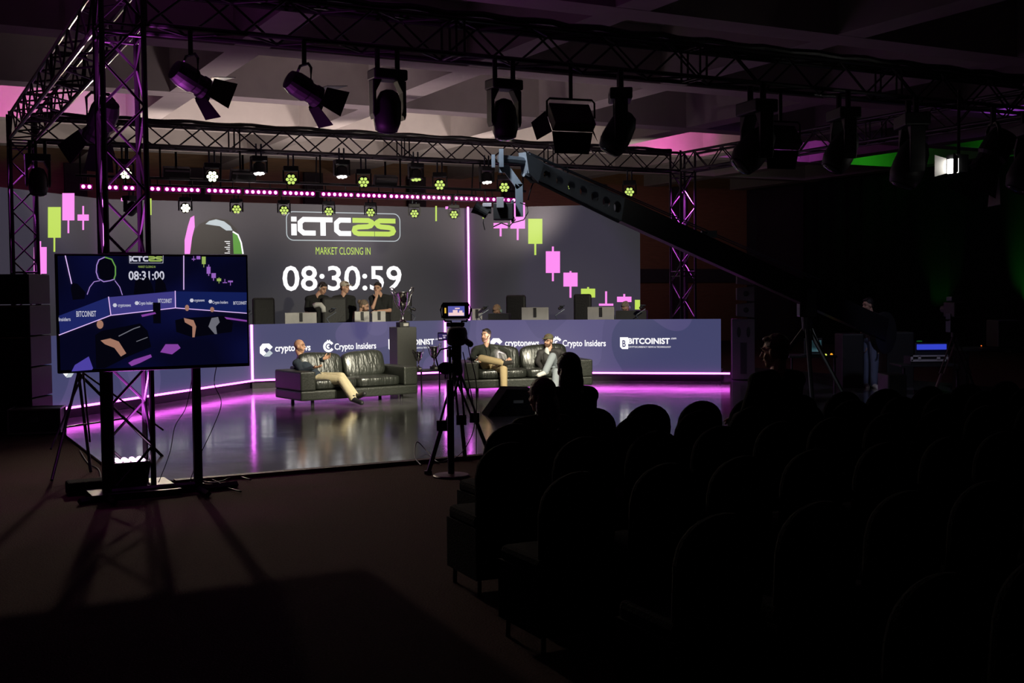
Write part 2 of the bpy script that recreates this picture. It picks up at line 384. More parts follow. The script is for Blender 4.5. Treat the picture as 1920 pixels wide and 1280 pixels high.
# rounded frame of the title
def rrect(pl, x0, y0, x1, y1, r, wd, mb, dy=0):
    s0, za = pl.sz(x0, y0); s1, zb = pl.sz(x1, y1+dy); z1 = za; z0 = pl.sz(x0, y1)[1]
    P = arcp(s1-r, z1-r, r, 90, 0, 6)+arcp(s1-r, z0+r, r, 0, -90, 6)+arcp(s0+r, z0+r, r, -90, -180, 6)+arcp(s0+r, z1-r, r, 180, 90, 6)
    stroke(mb, pl, P+[P[0]], wd, .006)
fr = MB(); rrect(PWC, 536.5, 396.5, 750, 450, .15, .018, fr); fr.build('title_frame', LGR, wall)
def ictc(pl, x0, y0, x1, y1, wm, gm, k=1.0):
    s0, zt = pl.sz(x0, y0); s1, _ = pl.sz(x1, y0); _, zb = pl.sz(x0, y1)
    W = s1-s0; Hh = zt-zb; 
    def S(pts, wd, m): stroke(m, pl, [(s0+W*a, zb+Hh*b) for a, b in pts], wd*Hh, .006)
    t = .27; h = t/2
    S([(.025, 0), (.025, .62)], .30, wm); S([(.025, .74), (.025, 1)], .30, wm)           # i
    def Cc(a, b, m):
        S([(b, 1-h), (a+.055, 1-h), (a+.03, .88-h), (a+.022, .70), (a+.022, .30), (a+.03, .12+h), (a+.055, h), (b, h)], t, m)
    Cc(.06, .225, wm); Cc(.40, .56, wm)
    S([(.20, 1-h), (.385, 1-h)], t, wm); S([(.295, 1-h), (.295, 0)], .30, wm)
    S([(.575, 1-h), (.73, 1-h), (.76, .92-h), (.77, .72), (.75, .58), (.72, .53), (.63, .50), (.597, .44), (.59, .30), (.60, .20), (.63, h), (.785, h)], t, gm)
    S([(.995, 1-h), (.84, 1-h), (.815, .92-h), (.805, .72), (.825, .58), (.85, .53), (.93, .50), (.965, .44), (.975, .30), (.965, .20), (.93, h), (.79, h)], t, gm)
gm = MB(); ictc(PWC, 545.5, 406, 742, 441, wt, gm)
wt.build('clock_and_lettering', WHT, wall); gm.build('lime_lettering', LIM, wall)
# generic domed helmet picture beside the clock
hp = MB(); flat(hp, PWC, [(346, 476), (346, 450), (352, 424), (357, 408), (364, 404), (365, 425), (360, 445), (356, 476)], .006); hp.build('picture_pink_rim', PNK, wall)
DRK = emis('screen_dark', (.03, .027, .024), 1.0)
hp = MB(); flat(hp, PWC, [(352, 476), (358, 440), (374, 420), (400, 408), (426, 412), (444, 430), (452, 455), (454, 476)], .0045); hp.build('picture_dark_dome', DRK, wall)
hp = MB(); flat(hp, PWC, [(385, 420), (392, 414), (405, 411), (420, 415), (432, 424), (436, 432), (424, 432), (412, 424), (398, 422)], .006); hp.build('picture_pale_crest', LGR, wall)
GRN = emis('screen_green', s2l(90, 150, 60), 1.0)
hp = MB(); flat(hp, PWC, [(436, 436), (444, 438), (451, 452), (455, 476), (438, 476)], .006); hp.build('picture_green_rim', GRN, wall)
hp = MB(); stroke(hp, PWC, [PWC.sz(a, b) for a, b in ((436, 434), (446, 440), (452, 455), (455.5, 476))], .03, .009)
for i in range(7): rect(hp, PWC, 421+(i % 3)*3, 452+i*3.6, 431, 453.2+i*3.6, .008)
hp.build('picture_white_edge', WHT, wall)
# ------------------------------------------------------------------ desk (counter)
CA = Vector((-6.40, 16.20, 0)); CB = Vector((-4.755, 21.48, 0)); CC = Vector((-1.318, 23.2, 0)); CD = Vector((3.93, 22.07, 0))
ZB = .20; ZT = 1.21
desk = thing('presenters_desk', 'long three-sided desk faced with violet screens carrying white sponsor names', 'desk', (CB+CC)/2)
PD = []
for (a, b) in ((CA, CB), (CB, CC), (CC, CD)):
    pl = Plane(a, b); PD.append(pl); c = (a+b)/2-pl.n*.05; az = math.atan2(pl.d.y, pl.d.x); L_ = (b-a).length
    MB().box((c.x, c.y, (ZB+ZT)/2), (L_, .1, ZT-ZB), az).build('screen_panel', SCRC, desk)
    c2 = (a+b)/2-pl.n*.50
    MB().box((c2.x, c2.y, ZT-.24), (L_-.4, .78, .04), az).build('worktop', BLKP, desk)
    c3 = (a+b)/2-pl.n*.62
    MB().box((c3.x, c3.y, (SZ+ZB)/2), (L_, 1.1, ZB-SZ-.005), az).build('plinth', BLK, desk)
    q0 = a+pl.n*.05; q1 = b+pl.n*.05
    if a is CC: q1 = q1+pl.d*.17
    if a is CA: q0 = q0-pl.d*.1
    MB().tube(q0+Vector((0,0,ZB-.012)), q1+Vector((0,0,ZB-.012)), .017).build('light_strip', NEON, desk)
for p in (CB, CC):
    q = p + Vector((0.0, -.055, 0)); MB().tube(q+Vector((0,0,ZB)), q+Vector((0,0,ZT+.0)), .024).build('light_strip', NEONV, desk)
PDL, PDC, PDR = PD
# sponsor marks; sx maps a 0..1 position inside a panel to metres
def marks(pl, s_icon, wmb, gmb, order=(0, 1, 2)):
    z = .62+ZB*0
    # hexagonal C mark + cryptonews
    s = s_icon[0]; r = .12; zc = .735
    hexa = [(s-r*.55, zc+r), (s+r*.45, zc+r), (s+r, zc+r*.45), (s+r*.55, zc+.0), (s, zc+r*.42), (s-r*.42, zc), (s-r*.0, zc-r*.45), (s-r*.45, zc-r*.9), (s-r, zc-r*.45), (s-r, zc+r*.5)]
    wmb.prism([pl.pt(a, b, .006) for a, b in hexa], pl.n*.003)
    gy = [(s+.002, zc-r*.45), (s+r*.5, zc-r*.02), (s+r, zc-r*.5), (s+r*.45, zc-r), (s-r*.4, zc-r)]
    gmb.prism([pl.pt(a, b, .006) for a, b in gy], pl.n*.003)
    txt_m(wmb, pl, 'cryptonews', s_icon[1], s_icon[2], .70, .81, .02)
    wmb.build('sponsor_logo', WHT, desk); wmb = MB()
    # ring mark + Crypto Insiders
    s = s_icon[3]
    stroke(wmb, pl, arcp(s, .765, .085, 30, 330, 14), .045, .006); stroke(wmb, pl, arcp(s, .765, .028, 60, 300, 8), .03, .006)
    stroke(wmb, pl, [(s-.02, .84), (s-.02, .89)], .02, .006); stroke(wmb, pl, [(s+.02, .84), (s+.02, .89)], .02, .006)
    txt_m(wmb, pl, 'Crypto Insiders', s_icon[4], s_icon[5], .70, .82, .016)
    wmb.build('sponsor_logo', WHT, desk); wmb = MB()
    # shield B mark + BITCOINIST
    s = s_icon[6]
    wmb.prism([pl.pt(a, b, .006) for a, b in ((s-.075, .87), (s+.08, .87), (s+.08, .645), (s-.035, .645), (s-.075, .69))], pl.n*.003)
    DKB.append((pl, s))
    txt_m(wmb, pl, 'BITCOINIST', s_icon[7], s_icon[8], .74, .855, .03)
    txt_m(wmb, pl, 'CRYPTOCURRENCY NEWS & TECHNOLOGY', s_icon[7], s_icon[8]+.02, .67, .70, 0)
    txt_m(wmb, pl, '.com', s_icon[8]+.02, s_icon[8]+.12, .83, .86, 0)
    wmb.build('sponsor_logo', WHT, desk); gmb.build('sponsor_mark_shade', LGR, desk)
DKB = []
def txt_m(mb, pl, txt, s0, s1, z0, z1, bold):
    vs, fs = text_pts(txt, bold); x0 = min(v[0] for v in vs); x1 = max(v[0] for v in vs)
    y0 = min(v[1] for v in vs); y1 = max(v[1] for v in vs)
    if txt[:6] in ('crypto', 'Crypto'): z0 -= .04
    mb.add([pl.pt(s0+(s1-s0)*(v[0]-x0)/(x1-x0), z0+(z1-z0)*(v[1]-y0)/(y1-y0), .0065) for v in vs], fs)
def S_(pl, px, py=648): return pl.sz(px, py)[0]
marks(PDC, [S_(PDC, x) for x in (499, 515.5, 582, 616, 627, 705, 735, 748, 814)], MB(), MB())
marks(PDR, [S_(PDR, x) for x in (931, 947, 1011, 1044, 1055, 1136, 1170, 1178, 1256)], MB(), MB())
L_ = PDL.w
marks(PDL, [x*L_ for x in (.07, .10, .28, .37, .40, .61, .72, .75, .94)], MB(), MB())
db2 = MB(); 
for pl, s in DKB:
    vs, fs = text_pts('B', .02); x0 = min(v[0] for v in vs); x1 = max(v[0] for v in vs); y0 = min(v[1] for v in vs); y1 = max(v[1] for v in vs)
    db2.add([pl.pt(s-.03+.065*(v[0]-x0)/(x1-x0), (.685)+.13*(v[1]-y0)/(y1-y0), .011) for v in vs], fs)
db2.build('shield_letter', emis('screen_navy', (.05, .05, .14)), desk)
# ------------------------------------------------------------------ trusses
def truss(name, a, b, label, s0=.35, s1=.35, group=None, zig=.42, frames=3.0, tower=False):
    a = Vector(a); b = Vector(b); d = (b-a).normalized(); Ln = (b-a).length
    if tower: e1, e2 = U, V
    else: e1 = Vector((-d.y, d.x, 0)); e2 = Zv
    root = thing(name, label, 'truss', a if tower else (a+b)/2, 0, group)
    cs = [(x, y) for x in (-1, 1) for y in (-1, 1)]
    off = lambda x, y: e1*(x*TS)+e2*(y*TS)
    for x, y in cs: MB().tube(a+off(x, y), b+off(x, y), .025).build('chord', TRU, root, smooth=False)
    n = max(2, int(round(Ln/zig))); st = Ln/n
    for (p, q) in (((-1, -1), (-1, 1)), ((1, -1), (1, 1)), ((-1, -1), (1, -1)), ((-1, 1), (1, 1))):
        m = MB(); fl = 0 if p == (-1, -1) else 1
        for i in range(n):
            s, e = (p, q) if (i+fl) % 2 == 0 else (q, p)
            m.tube(a+d*(i*st)+off(*s), a+d*((i+1)*st)+off(*e), .0125, n=6)
        m.build('lacing', TRU, root)
    k = 0; s = 0.0
    while s <= Ln+.01:
        for ds in ((0, .09) if 0 < s < Ln-.1 else (0,)):
            m = MB(); P = [a+d*min(Ln, s+ds)+off(x, y) for x, y in ((-1, -1), (1, -1), (1, 1), (-1, 1))]
            for i in range(4): m.tube(P[i], P[(i+1) % 4], .013, n=6)
            m.build('end_frame', TRU, root)
        s += frames
    return root
TZ = TRZ+TS
BT = T0+Zv*TZ
E = .20
truss('front_truss', T0+U*E+Zv*TZ, TR-U*E+Zv*TZ, 'nearest long black lighting truss crossing the top of the picture')
truss('back_truss', BL+U*E+Zv*TZ, BR-U*E+Zv*TZ, 'far black lighting truss above the video wall with lime and white lamps on it')
truss('side_truss', T0+V*E+Zv*TZ, BL-V*E+Zv*TZ, 'black side truss running back from the near left tower')
truss('side_truss', TR+V*E+Zv*TZ, BR-V*E+Zv*TZ, 'black side truss running from the far right tower towards the right edge')
for P, lb in ((T0, 'nearest truss tower, standing behind the television'), (BL, 'far left truss tower behind the tall black loudspeaker stack'),
              (BR, 'far right truss tower lit magenta behind the right end of the desk'), (TR, 'truss tower at the front right corner of the rig')):
    r = truss('truss_tower', P+Zv*.06, P+Zv*(TZ+TS+.05), lb, zig=.36, frames=1.98, tower=True)
    MB().box((P.x, P.y, .03), (.75, .75, .06), TH).build('base_plate', BLK, r)
    # floor lamp in the tower base
    f = thing('floor_wash_lamp', 'magenta wash lamp on the floor inside the '+lb.split(',')[0].split(' standing')[0].split(' lit')[0].split(' behind')[0].split(' at the')[0]+('' if P is not TR else ' right of the picture'), 'lamp', P+Zv*.06, TH)
    MB().box((0, 0, .08), (.26, .22, .15)).build('body', BLKP, f, local=True)
    MB().box((0, 0, .19), (.30, .26, .08)).build('head', BLKP, f, local=True)
    mm = MB()
    for i in range(4):
        for j in range(3): mm.ell((-.1+.067*i, -.075+.075*j, .232), (.026, .026, .02), nu=10, nv=6)
    mm.build('lens', emis('lens_magenta', (1, .55, 1), 9), f, local=True)
for i, (sg, zz, lb) in enumerate(((-1, TRZ+2*TS+.05, 'thick bundle of black cables lying along the near top chord of the front truss'), (1, TRZ+2*TS+.045, 'cable bundle along the far top chord of the front truss'))):
    pts = [T0+U*(.3+.2*k)+V*(TS*sg)+Zv*(zz+.012*math.sin(k*1.7)+.01*random.random()) for k in range(59)]
    tag(MB().path(pts, .035, 7).build('cable_bundle', CAB), lb, 'cable')
pts = [BL+U*(.3+.2*k)-V*TS+Zv*(TRZ+2*TS+.045+.012*math.sin(k*1.3)) for k in range(59)]
tag(MB().path(pts, .028, 7).build('cable_bundle', CAB), 'cable bundle along the top of the far truss above the video wall', 'cable')
# ------------------------------------------------------------------ lamps
def place(P, z): return Vector((P.x, P.y, z))
def moving_head(loc, rz, tilt, label, k=1.0, group=None, mname='black'):
    r = thing('moving_head_lamp', label, 'lamp', loc, rz, group)
    for x in (-.12, .12): MB().tube((x*k, 0, -.02*k), (x*k, 0, .20), .03*k).build('clamp', BLK, r, local=True)
    MB().box((0, 0, -.06*k), (.40*k, .24*k, .12*k)).build('base', BLKP, r, local=True, bevel=.015)
    for x in (-1, 1):
        m = MB(); y = .07*k
        m.prism([(x*.20*k, -y, -.12*k), (x*.20*k, -y, -.50*k), (x*.18*k, -y, -.56*k), (x*.160*k, -y, -.50*k), (x*.160*k, -y, -.25*k), (x*.09*k, -y, -.12*k)], (0, 2*y, 0))
        m.build('yoke_arm', BLKP, r, local=True, bevel=.01)
    Mx = Matrix.Rotation(tilt, 3, 'X')
    c = Vector((0, 0, -.42*k))
    hd = MB().lathe([(.04*k, .20*k), (.10*k, .17*k), (.14*k, .08*k), (.155*k, -.06*k), (.155*k, -.16*k), (.125*k, -.26*k)], c, 20, Mx).build('head', BLKP, r, local=True, smooth=True)
    MB().lathe([(.113*k, 0), (.09*k, -.02*k), (.02*k, -.03*k)], c+Mx@Vector((0, 0, -.262*k)), 20, Mx).build('lens', mat('lens_dark_glass', (.03, .025, .04), .1, 0), hd, local=True, smooth=True)
    return r
def panel_lamp(loc, rz, tilt, label, k=1.0):
    r = thing('soft_panel_lamp', label, 'lamp', loc, rz)
    MB().tube((0, 0, .2), (0, 0, -.15*k), .022*k).build('clamp', BLK, r, local=True)
    MB().path([(-.27*k, 0, -.33*k), (-.27*k, 0, -.17*k), (-.24*k, 0, -.14*k), (.24*k, 0, -.14*k), (.27*k, 0, -.17*k), (.27*k, 0, -.33*k)], .012*k).build('yoke', BLK, r, local=True)
    Mx = Matrix.Rotation(tilt, 3, 'X'); c = Vector((0, 0, -.33*k))
    b = MB().box(c, (.46*k, .12*k, .30*k), M=Mx).build('body', BLKP, r, local=True, bevel=.01)
    f = -.065*k
    MB().box(c+Mx@Vector((0, -f, 0)), (.42*k, .01, .26*k), M=Mx).build('glow_face', emis('softbox_face', (.8, .9, 1), 1.5), b, local=True)
    for (p, q) in (((-.23, .15), (.23, .15)), ((-.23, -.15), (.23, -.15)), ((-.23, -.15), (-.23, .15)), ((.23, -.15), (.23, .15))):
        cx, cz = (p[0]+q[0])/2, (p[1]+q[1])/2; sx = .12*(1 if cx > .01 else -1 if cx < -.01 else 0); sz = .16*(1 if cz > .01 else -1 if cz < -.01 else 0)
        P = [Vector((p[0], .065, p[1])), Vector((q[0], .065, q[1])), Vector((q[0]*(.85 if sx == 0 else 1)+sx, .22, q[1]*(.85 if sz == 0 else 1)+sz)), Vector((p[0]*(.85 if sx == 0 else 1)+sx, .22, p[1]*(.85 if sz == 0 else 1)+sz))]
        P = [c+Mx@(x*k) for x in P]
        MB().prism(P, Mx@Vector((0, 0, .006))).build('barn_door', BLK, r, local=True)
    return r
def fresnel(loc, rz, tilt, label, k=1.0):
    r = thing('profile_spot_lamp', label, 'lamp', loc, rz)
    MB().tube((0, 0, .2), (0, 0, -.03*k), .03*k).build('clamp', BLK, r, local=True)
    MB().path([(-.15*k, 0, -.34*k), (-.16*k, 0, -.08*k), (-.10*k, 0, -.02*k), (.10*k, 0, -.02*k), (.16*k, 0, -.08*k), (.15*k, 0, -.34*k)], .017*k).build('yoke', BLK, r, local=True)
    Mx = Matrix.Rotation(tilt, 3, 'X'); c = Vector((0, 0, -.32*k))
    MB().lathe([(.05*k, .26*k), (.12*k, .24*k), (.15*k, .14*k), (.15*k, -.02*k), (.125*k, -.05*k), (.125*k, -.12*k), (.14*k, -.14*k), (.14*k, -.20*k)], c, 18, Mx).build('body', BLKP, r, local=True, smooth=False)
    MB().lathe([(.10*k, 0), (.03*k, -.015*k)], c+Mx@Vector((0, 0, -.205*k)), 18, Mx).build('lens', MATS['lens_dark_glass'] if 'lens_dark_glass' in MATS else mat('lens_dark_glass', (.03, .025, .04), .1), r, local=True)
    for an in (0, 90, 180, 270):
        Mr = Matrix.Rotation(R(an), 3, 'Z'); P = [(-.12, .14, -.2), (.12, .14, -.2), (.17, .27, -.44), (-.17, .27, -.44)]
        MB().prism([c+Mx@(Mr@(Vector(p)*k)) for p in P], Mx@(Mr@Vector((0, .006, 0)))).build('barn_door', BLK, r, local=True)
    return r
def ftp(px, dz=0):                                   # point on the front truss axis seen at pixel column px
    d = ray(px, 150); t = (d.x)/(d.y); s = (t*T0.y-T0.x)/(U.x-t*U.y); return T0+U*s+Zv*(TRZ-.22+dz)
def btp(px, dz=0):
    d = ray(px, 300); t = (d.x)/(d.y); s = (t*BL.y-BL.x)/(U.x-t*U.y); return BL+U*s+Zv*(TRZ-.22+dz)
N_ = T0*0
k0 = -TH
fresnel(ftp(350)-V*TS, TH+R(-72), R(66), 'profile lamp with barn doors on the front truss, nearest the left tower', .74)
fresnel(ftp(560)-V*TS, TH+R(-78), R(66), 'profile lamp with barn doors second from the left on the front truss', .76)
moving_head(ftp(714)-V*TS, TH, R(14), 'black moving head lamp facing down, leftmost of its kind on the front truss', .86)
moving_head(ftp(930)-V*TS, TH, R(-6), 'black moving head lamp on the front truss directly left of the soft panel lamp', .86)
panel_lamp(ftp(1054)-V*TS, TH+R(-8), R(-38), 'square soft panel lamp with open barn doors at the middle of the front truss', 1.0)
moving_head(ftp(1146)-V*TS, TH+R(60), R(28), 'black moving head lamp leaning just right of the square soft panel lamp', 1.0)
moving_head(ftp(1400)-V*TS, TH+R(80), R(42), 'steeply tilted black moving head lamp right of centre on the front truss', 1.2)
panel_lamp(ftp(1482, .0)+V*TS, TH+R(-8), R(-38), 'smaller soft panel lamp hanging right of the steeply tilted moving head', 1.0)
moving_head(ftp(1562)-V*TS, TH+R(70), R(30), 'black moving head lamp right of the smaller soft panel lamp', 1.1)
moving_head(ftp(1690)-V*TS, TH+R(60), R(20), 'bulky dark moving head lamp near the right end of the front truss', 1.3)
fresnel(ftp(1842, -.0)-V*TS, TH+R(60), R(30), 'dark profile lamp above the glowing white lamp at upper right', 1.3)
moving_head(ftp(1908)-V*TS, TH+R(60), R(25), 'dark moving head lamp cut by the right edge of the picture', 1.3)
# the glowing lamp at upper right hangs from the front truss too
gp = at(1795, 306, 14.2)
gl_ = thing('glowing_flood_lamp', 'small flood lamp with bright white face and barn doors at upper right', 'lamp', gp, TH)
MB().box((0, 0, 0), (.20, .16, .2)).build('body', BLKP, gl_, local=True)
MB().box((-.11, -.03, -.04), (.02, .15, .17)).build('lens', emis('flood_white', (1, .97, .9), 12), gl_, local=True)
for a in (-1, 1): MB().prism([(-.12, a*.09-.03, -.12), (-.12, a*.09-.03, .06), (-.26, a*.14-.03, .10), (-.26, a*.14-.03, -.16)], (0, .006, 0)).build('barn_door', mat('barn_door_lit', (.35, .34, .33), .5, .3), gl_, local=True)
MB().tube((0.02, 0, .1), (0.02, 0, TRZ-gp.z), .018).build('drop_pole', BLK, gl_, local=True)
# lamps on left side truss seen through tower
fresnel(T0+V*2.2+U*TS+Zv*(TRZ-.22), TH+R(20), R(40), 'dark lamp hanging on the left side truss, seen behind the nearest tower', 1.0)
moving_head(btp(68)-V*TS, TH, R(0), 'dark moving head lamp with a tiny blue light on the far left', .9)
# tiny white washes and lime seven-lens lamps on the back truss
def bee(loc, rz, tilt, label, k, m, group, white=False):
    r = thing('seven_lens_lamp' if not white else 'small_wash_lamp', label, 'lamp', loc, rz, group)
    for x in (-.05, .05): MB().tube((x*k, 0, 0), (x*k, 0, .2), .018*k).build('clamp', GRYM, r, local=True)
    MB().box((0, 0, -.05*k), (.30*k, .2*k, .10*k)).build('base', BLKP, r, local=True, bevel=.012)
    for x in (-1, 1): MB().box((x*.15*k, 0, -.20*k), (.03*k, .09*k, .24*k)).build('yoke_arm', BLKP, r, local=True)
    Mx = Matrix.Rotation(tilt, 3, 'X'); c = Vector((0, 0, -.25*k))
    h = MB().lathe([(.06*k, .13*k), (.115*k, .09*k), (.125*k, -.06*k), (.125*k, -.085*k)], c, 20, Mx).build('head', BLKP, r, local=True, smooth=True)
    for i in range(7):
        a = R(60*i); rr = 0 if i == 6 else .075*k
        MB().ell(c+Mx@Vector((rr*math.cos(a), rr*math.sin(a), -.088*k)), (.033*k, .033*k, .02*k), Mx, 10, 6).build('lens', m, h, local=True, smooth=True)
    return r
LB = emis('lens_lime_bright', (.93, 1.0, .62), 5.0); LM = emis('lens_lime', (.55, .72, .16), 1.15); LW = emis('lens_white', (1, .96, .9), 4)
LG = 'large seven-lens lamps along the back truss'; SG = 'small seven-lens lamps under the pink light bars'
ordn = ['first', 'second', 'third', 'fourth', 'fifth', 'sixth', 'seventh', 'eighth', 'ninth']
def face(P, tgt=(0, 4, 1.5)):
    d = Vector(tgt)-P; return math.atan2(d.y, d.x)+math.pi/2, math.atan2(math.hypot(d.x, d.y), -d.z)
for i, px in enumerate((234, 397, 545, 681, 824, 945, 1060, 1180)):
    P = btp(px, 0); rz, tl = face(P); bee(P-Zv*.0+V*.0, rz, -tl+R(6), 'large lime seven-lens lamp, '+ordn[i]+' from the left on the back truss', .84, LB if i < 2 else LM, LG)
for i, (px, py) in enumerate(((352, 380), (449, 383), (539, 386), (624, 388), (703, 390), (786, 392), (861, 395))):
    P = btp(px, -.55)+V*.25; rz, tl = face(P); bee(P, rz, -tl+R(4), 'small lime seven-lens lamp, '+ordn[i]+' from the left below the pink light bars', .68, LB if i == 0 else LM, SG)
P = btp(250, -.55)+V*.25; bee(P, R(60), R(60), 'small seven-lens lamp turned sideways at the left end of the pink bars', .82, LM, SG)
for i, px in enumerate((478, 632, 770, 902)):
    P = btp(px, .12)-V*.22; bee(P, TH, R(-10), 'small wash lamp pointing down with white lenses, '+ordn[i]+' from the left on the back truss', .85, LW if i != 2 else LM, 'small white wash lamps on the back truss', True)
# pink pixel bars
LP = emis('lens_pink', (1.0, .24, .82), 4.0)
bars = [(147, 170, 2), (196, 219, 2), (226, 250, 2), (276, 298, 2), (303, 372, 6), (382, 448, 6), (453, 517, 6), (524, 586, 6), (596, 658, 6), (661, 720, 6), (723, 782, 6), (784, 840, 6), (845, 901, 6), (903, 925, 2), (932, 962, 3)]
pip2 = MB().tube(btp(240, -.37)+V*.25, btp(900, -.37)+V*.25, .02).build('hanging_pipe', BLK); tag(pip2, 'second black pipe hung behind the pink light bars holding the small lime lamps', 'pipe')
for px in (240, 420, 600, 780, 895):
    P = btp(px, -.37)+V*.25; MB().tube(P, P+Zv*(TRZ-P.z)-V*.07, .014).build('hanger_bracket', BLK, pip2)
pipe = MB().tube(btp(140, -.28)-Zv*.0, btp(985, -.28), .024).build('hanging_pipe', BLK); tag(pipe, 'black pipe hung below the back truss holding the pink light bars', 'pipe')
for i, px in enumerate((150, 300, 450, 600, 750, 900, 980)):
    P = btp(px, -.28); m = MB().tube(P, P+Zv*(TRZ-P.z), .016).build('hanger_bracket', BLK, pipe)
for i, (a, b, n) in enumerate(bars):
    A = btp(a, 0)-V*.07; B = btp(b, 0)-V*.07; A.z = B.z = 3.45
    r = thing('pink_light_bar', 'pink light bar '+['leftmost of all','second from left','third from left','fourth from left','directly right of the tower','below the second lime lamp','left of the title frame','above the letter i of the title','above the title T','above the title digits','right above the title frame corner','left of the centre neon line','just left of the neon line','right of the neon line','behind the crane camera'][i]+', under the back truss', 'light bar', (A+B)/2, TH, 'pink light bars below the back truss')
    wv = (B-A).length
    MB().box((0, 0, 0), (wv, .09, .10)).build('housing', mat('bar_housing', (.03, .012, .025), .5), r, local=True)
    MB().tube((-wv*.3, .02, .05), (-wv*.3, .05, .15), .01).tube((wv*.3, .02, .05), (wv*.3, .05, .15), .01).build('bracket', BLK, r, local=True)
    MB().box((0, -.046, 0), (wv*.99, .006, .075)).build('glow_face', emis('bar_glow_magenta', (.20, .0, .10), 1.0), r, local=True)  # added glowing plate imitating the lenses' magenta spill on the housing
    for j in range(n):
        MB().ell((-wv/2+wv*(j+.5)/n, -.047, 0), (.030, .016, .030), nu=12, nv=6).build('lens', LP, r, local=True, smooth=True)
# other boxes hanging on the back truss (dark linear lamps)
for i, (px, lb) in enumerate(((455, 'slim dark flood lamp on the back truss between the second and third lime lamps'), (722, 'slim dark flood lamp on the back truss between the fourth and fifth lime lamps'), (330, 'slim dark flood lamp behind the nearest tower on the back truss'))):
    P = btp(px, -.05); r = thing('flood_lamp', lb, 'lamp', P, TH)
    MB().tube((0, 0, -.05), (0, 0, .2), .02).build('clamp', BLK, r, local=True)
    MB().box((0, 0, -.14), (.42, .12, .20), M=Matrix.Rotation(R(25), 3, 'X')).build('body', BLKP, r, local=True, bevel=.01)
    MB().box((0, -.075, -.11), (.38, .02, .03)).build('reflector', mat('reflector_pale', (.35, .33, .3), .3, .5), r, local=True)
# ------------------------------------------------------------------ sofas
class Fr:                                            # local frame: a along the front, b to the back
    def __init__(s, o, a): s.o = Vector(o); s.a = Vector(a).normalized(); s.b = Vector((-s.a.y, s.a.x, 0)); s.rz = math.atan2(s.a.y, s.a.x)
    def __call__(s, a, b, z=0): return s.o+s.a*a+s.b*b+Zv*z
def sofa(fr, L, D, label, n=2, hb=.72):
    r = thing('leather_sofa', label, 'sofa', fr(L/2, D/2, SZ), fr.rz)
    def bx(name, cx, cy, cz, sx, sy, sz, m=LEAB, bev=.025): return MB().box((cx-L/2, cy-D/2, cz), (sx, sy, sz)).build(name, m, r, local=True, bevel=bev)
    bx('base', L/2, D/2, .155, L, D, .15)
    for x in (.13, L-.13): bx('armrest', x, D/2, .38, .26, D, .30)
    bx('backrest', L/2, D-.09, .40, L-.52, .18, .34)
    w_ = (L-.52)/n
    for i in range(n):
        x = .26+w_*(i+.5)-L/2
        MB().ell((x, -.06, .31), (w_/2+.005, D/2-.13, .085), nu=40, nv=16, e=.32).build('seat_cushion', LEA, r, local=True, smooth=True)
        Mx = Matrix.Rotation(R(-14), 3, 'X') @ Matrix.Rotation(R(3*(-1)**i), 3, 'Y')
        MB().ell((x, D/2-.27, .56), (w_/2-.01, .11, hb*.31), Mx, 40, 16, e=.45).build('back_cushion', LEA, r, local=True, smooth=True)
    for x in (.25, L-.25):
        for y in (.12, D-.12): MB().tube((x-L/2, y-D/2, 0), (x-L/2, y-D/2, .09), .028).build('leg', BLK, r, local=True)
    return r
S1 = Fr((-3.25, 17.98, 0), (.81, .586, 0)); S2 = Fr((-.82, 20.0, 0), (.965, .262, 0))
sofa(S1, 2.10, .95, 'black leather sofa on the left of the stage with the bald man on it', 2)
sofa(S2, 2.32, .95, 'black leather sofa on the right of the stage seating two men', 2)
# ------------------------------------------------------------------ pedestal, side table, trophies
pd = MB().box((-1.93, 20.75, SZ+.565), (.37, .37, 1.13), TH).build('display_pedestal', mat('pedestal_dark_grey', (.06, .06, .055), .5, var=.15), bevel=.008)
tag(pd, 'tall dark square pedestal carrying the largest trophy', 'pedestal')
def trophy(loc, h, label, shape=0):
    r = thing('trophy_cup', label, 'trophy', loc, TH); k = h
    MB().box((0, 0, .06*k), (.20*k*1.3, .20*k*1.3, .12*k)).build('base', BLKP, r, local=True, bevel=.004)
    MB().box((.03*k, -.134*k, .06*k), (.13*k, .006, .07*k)).build('name_plate', mat('plate_pale', (.5, .48, .45), .4), r, local=True)
    MB().lathe([(.10*k, .12*k), (.09*k, .15*k), (.03*k, .20*k), (.045*k, .235*k), (.022*k, .27*k), (.022*k, .33*k), (.05*k, .35*k), (.025*k, .375*k), (.06*k, .43*k), (.12*k, .54*k), (.15*k, .68*k), (.16*k, .86*k), (.175*k, .88*k), (.165*k, .885*k), (.14*k, .70*k), (.02*k, .5*k)], (0, 0, 0), 24).build('cup', CHR, r, local=True, smooth=True)
    for x in (-1, 1):
        P = [(x*.08*k, 0, .45*k), (x*.15*k, 0, .55*k), (x*.20*k, 0, .66*k), (x*.22*k, 0, .78*k), (x*.30*k, 0, .90*k), (x*.31*k, 0, .99*k), (x*.25*k, 0, .98*k), (x*.20*k, 0, .90*k), (x*.16*k, 0, .80*k)]
        MB().path(P, .017*k, 8).build('handle', CHR, r, local=True, smooth=True)
    return r
trophy((-1.93, 20.75, SZ+1.13), .70, 'tall two-handled silver trophy standing on the dark pedestal')
st_ = thing('side_table', 'low black side table between the two sofas', 'table', (-1.45, 20.75, SZ))
MB().box((0, 0, .36), (.62, .45, .025), TH).build('tabletop', BLKP, st_, local=True)
for x in (-.25, .25):
    for y in (-.17, .17):
        p = U*x+V*y; MB().tube((p.x, p.y, 0), (p.x, p.y, .35), .015).build('leg', BLK, st_, local=True)
q = Vector((-1.45, 20.75, SZ+.373))
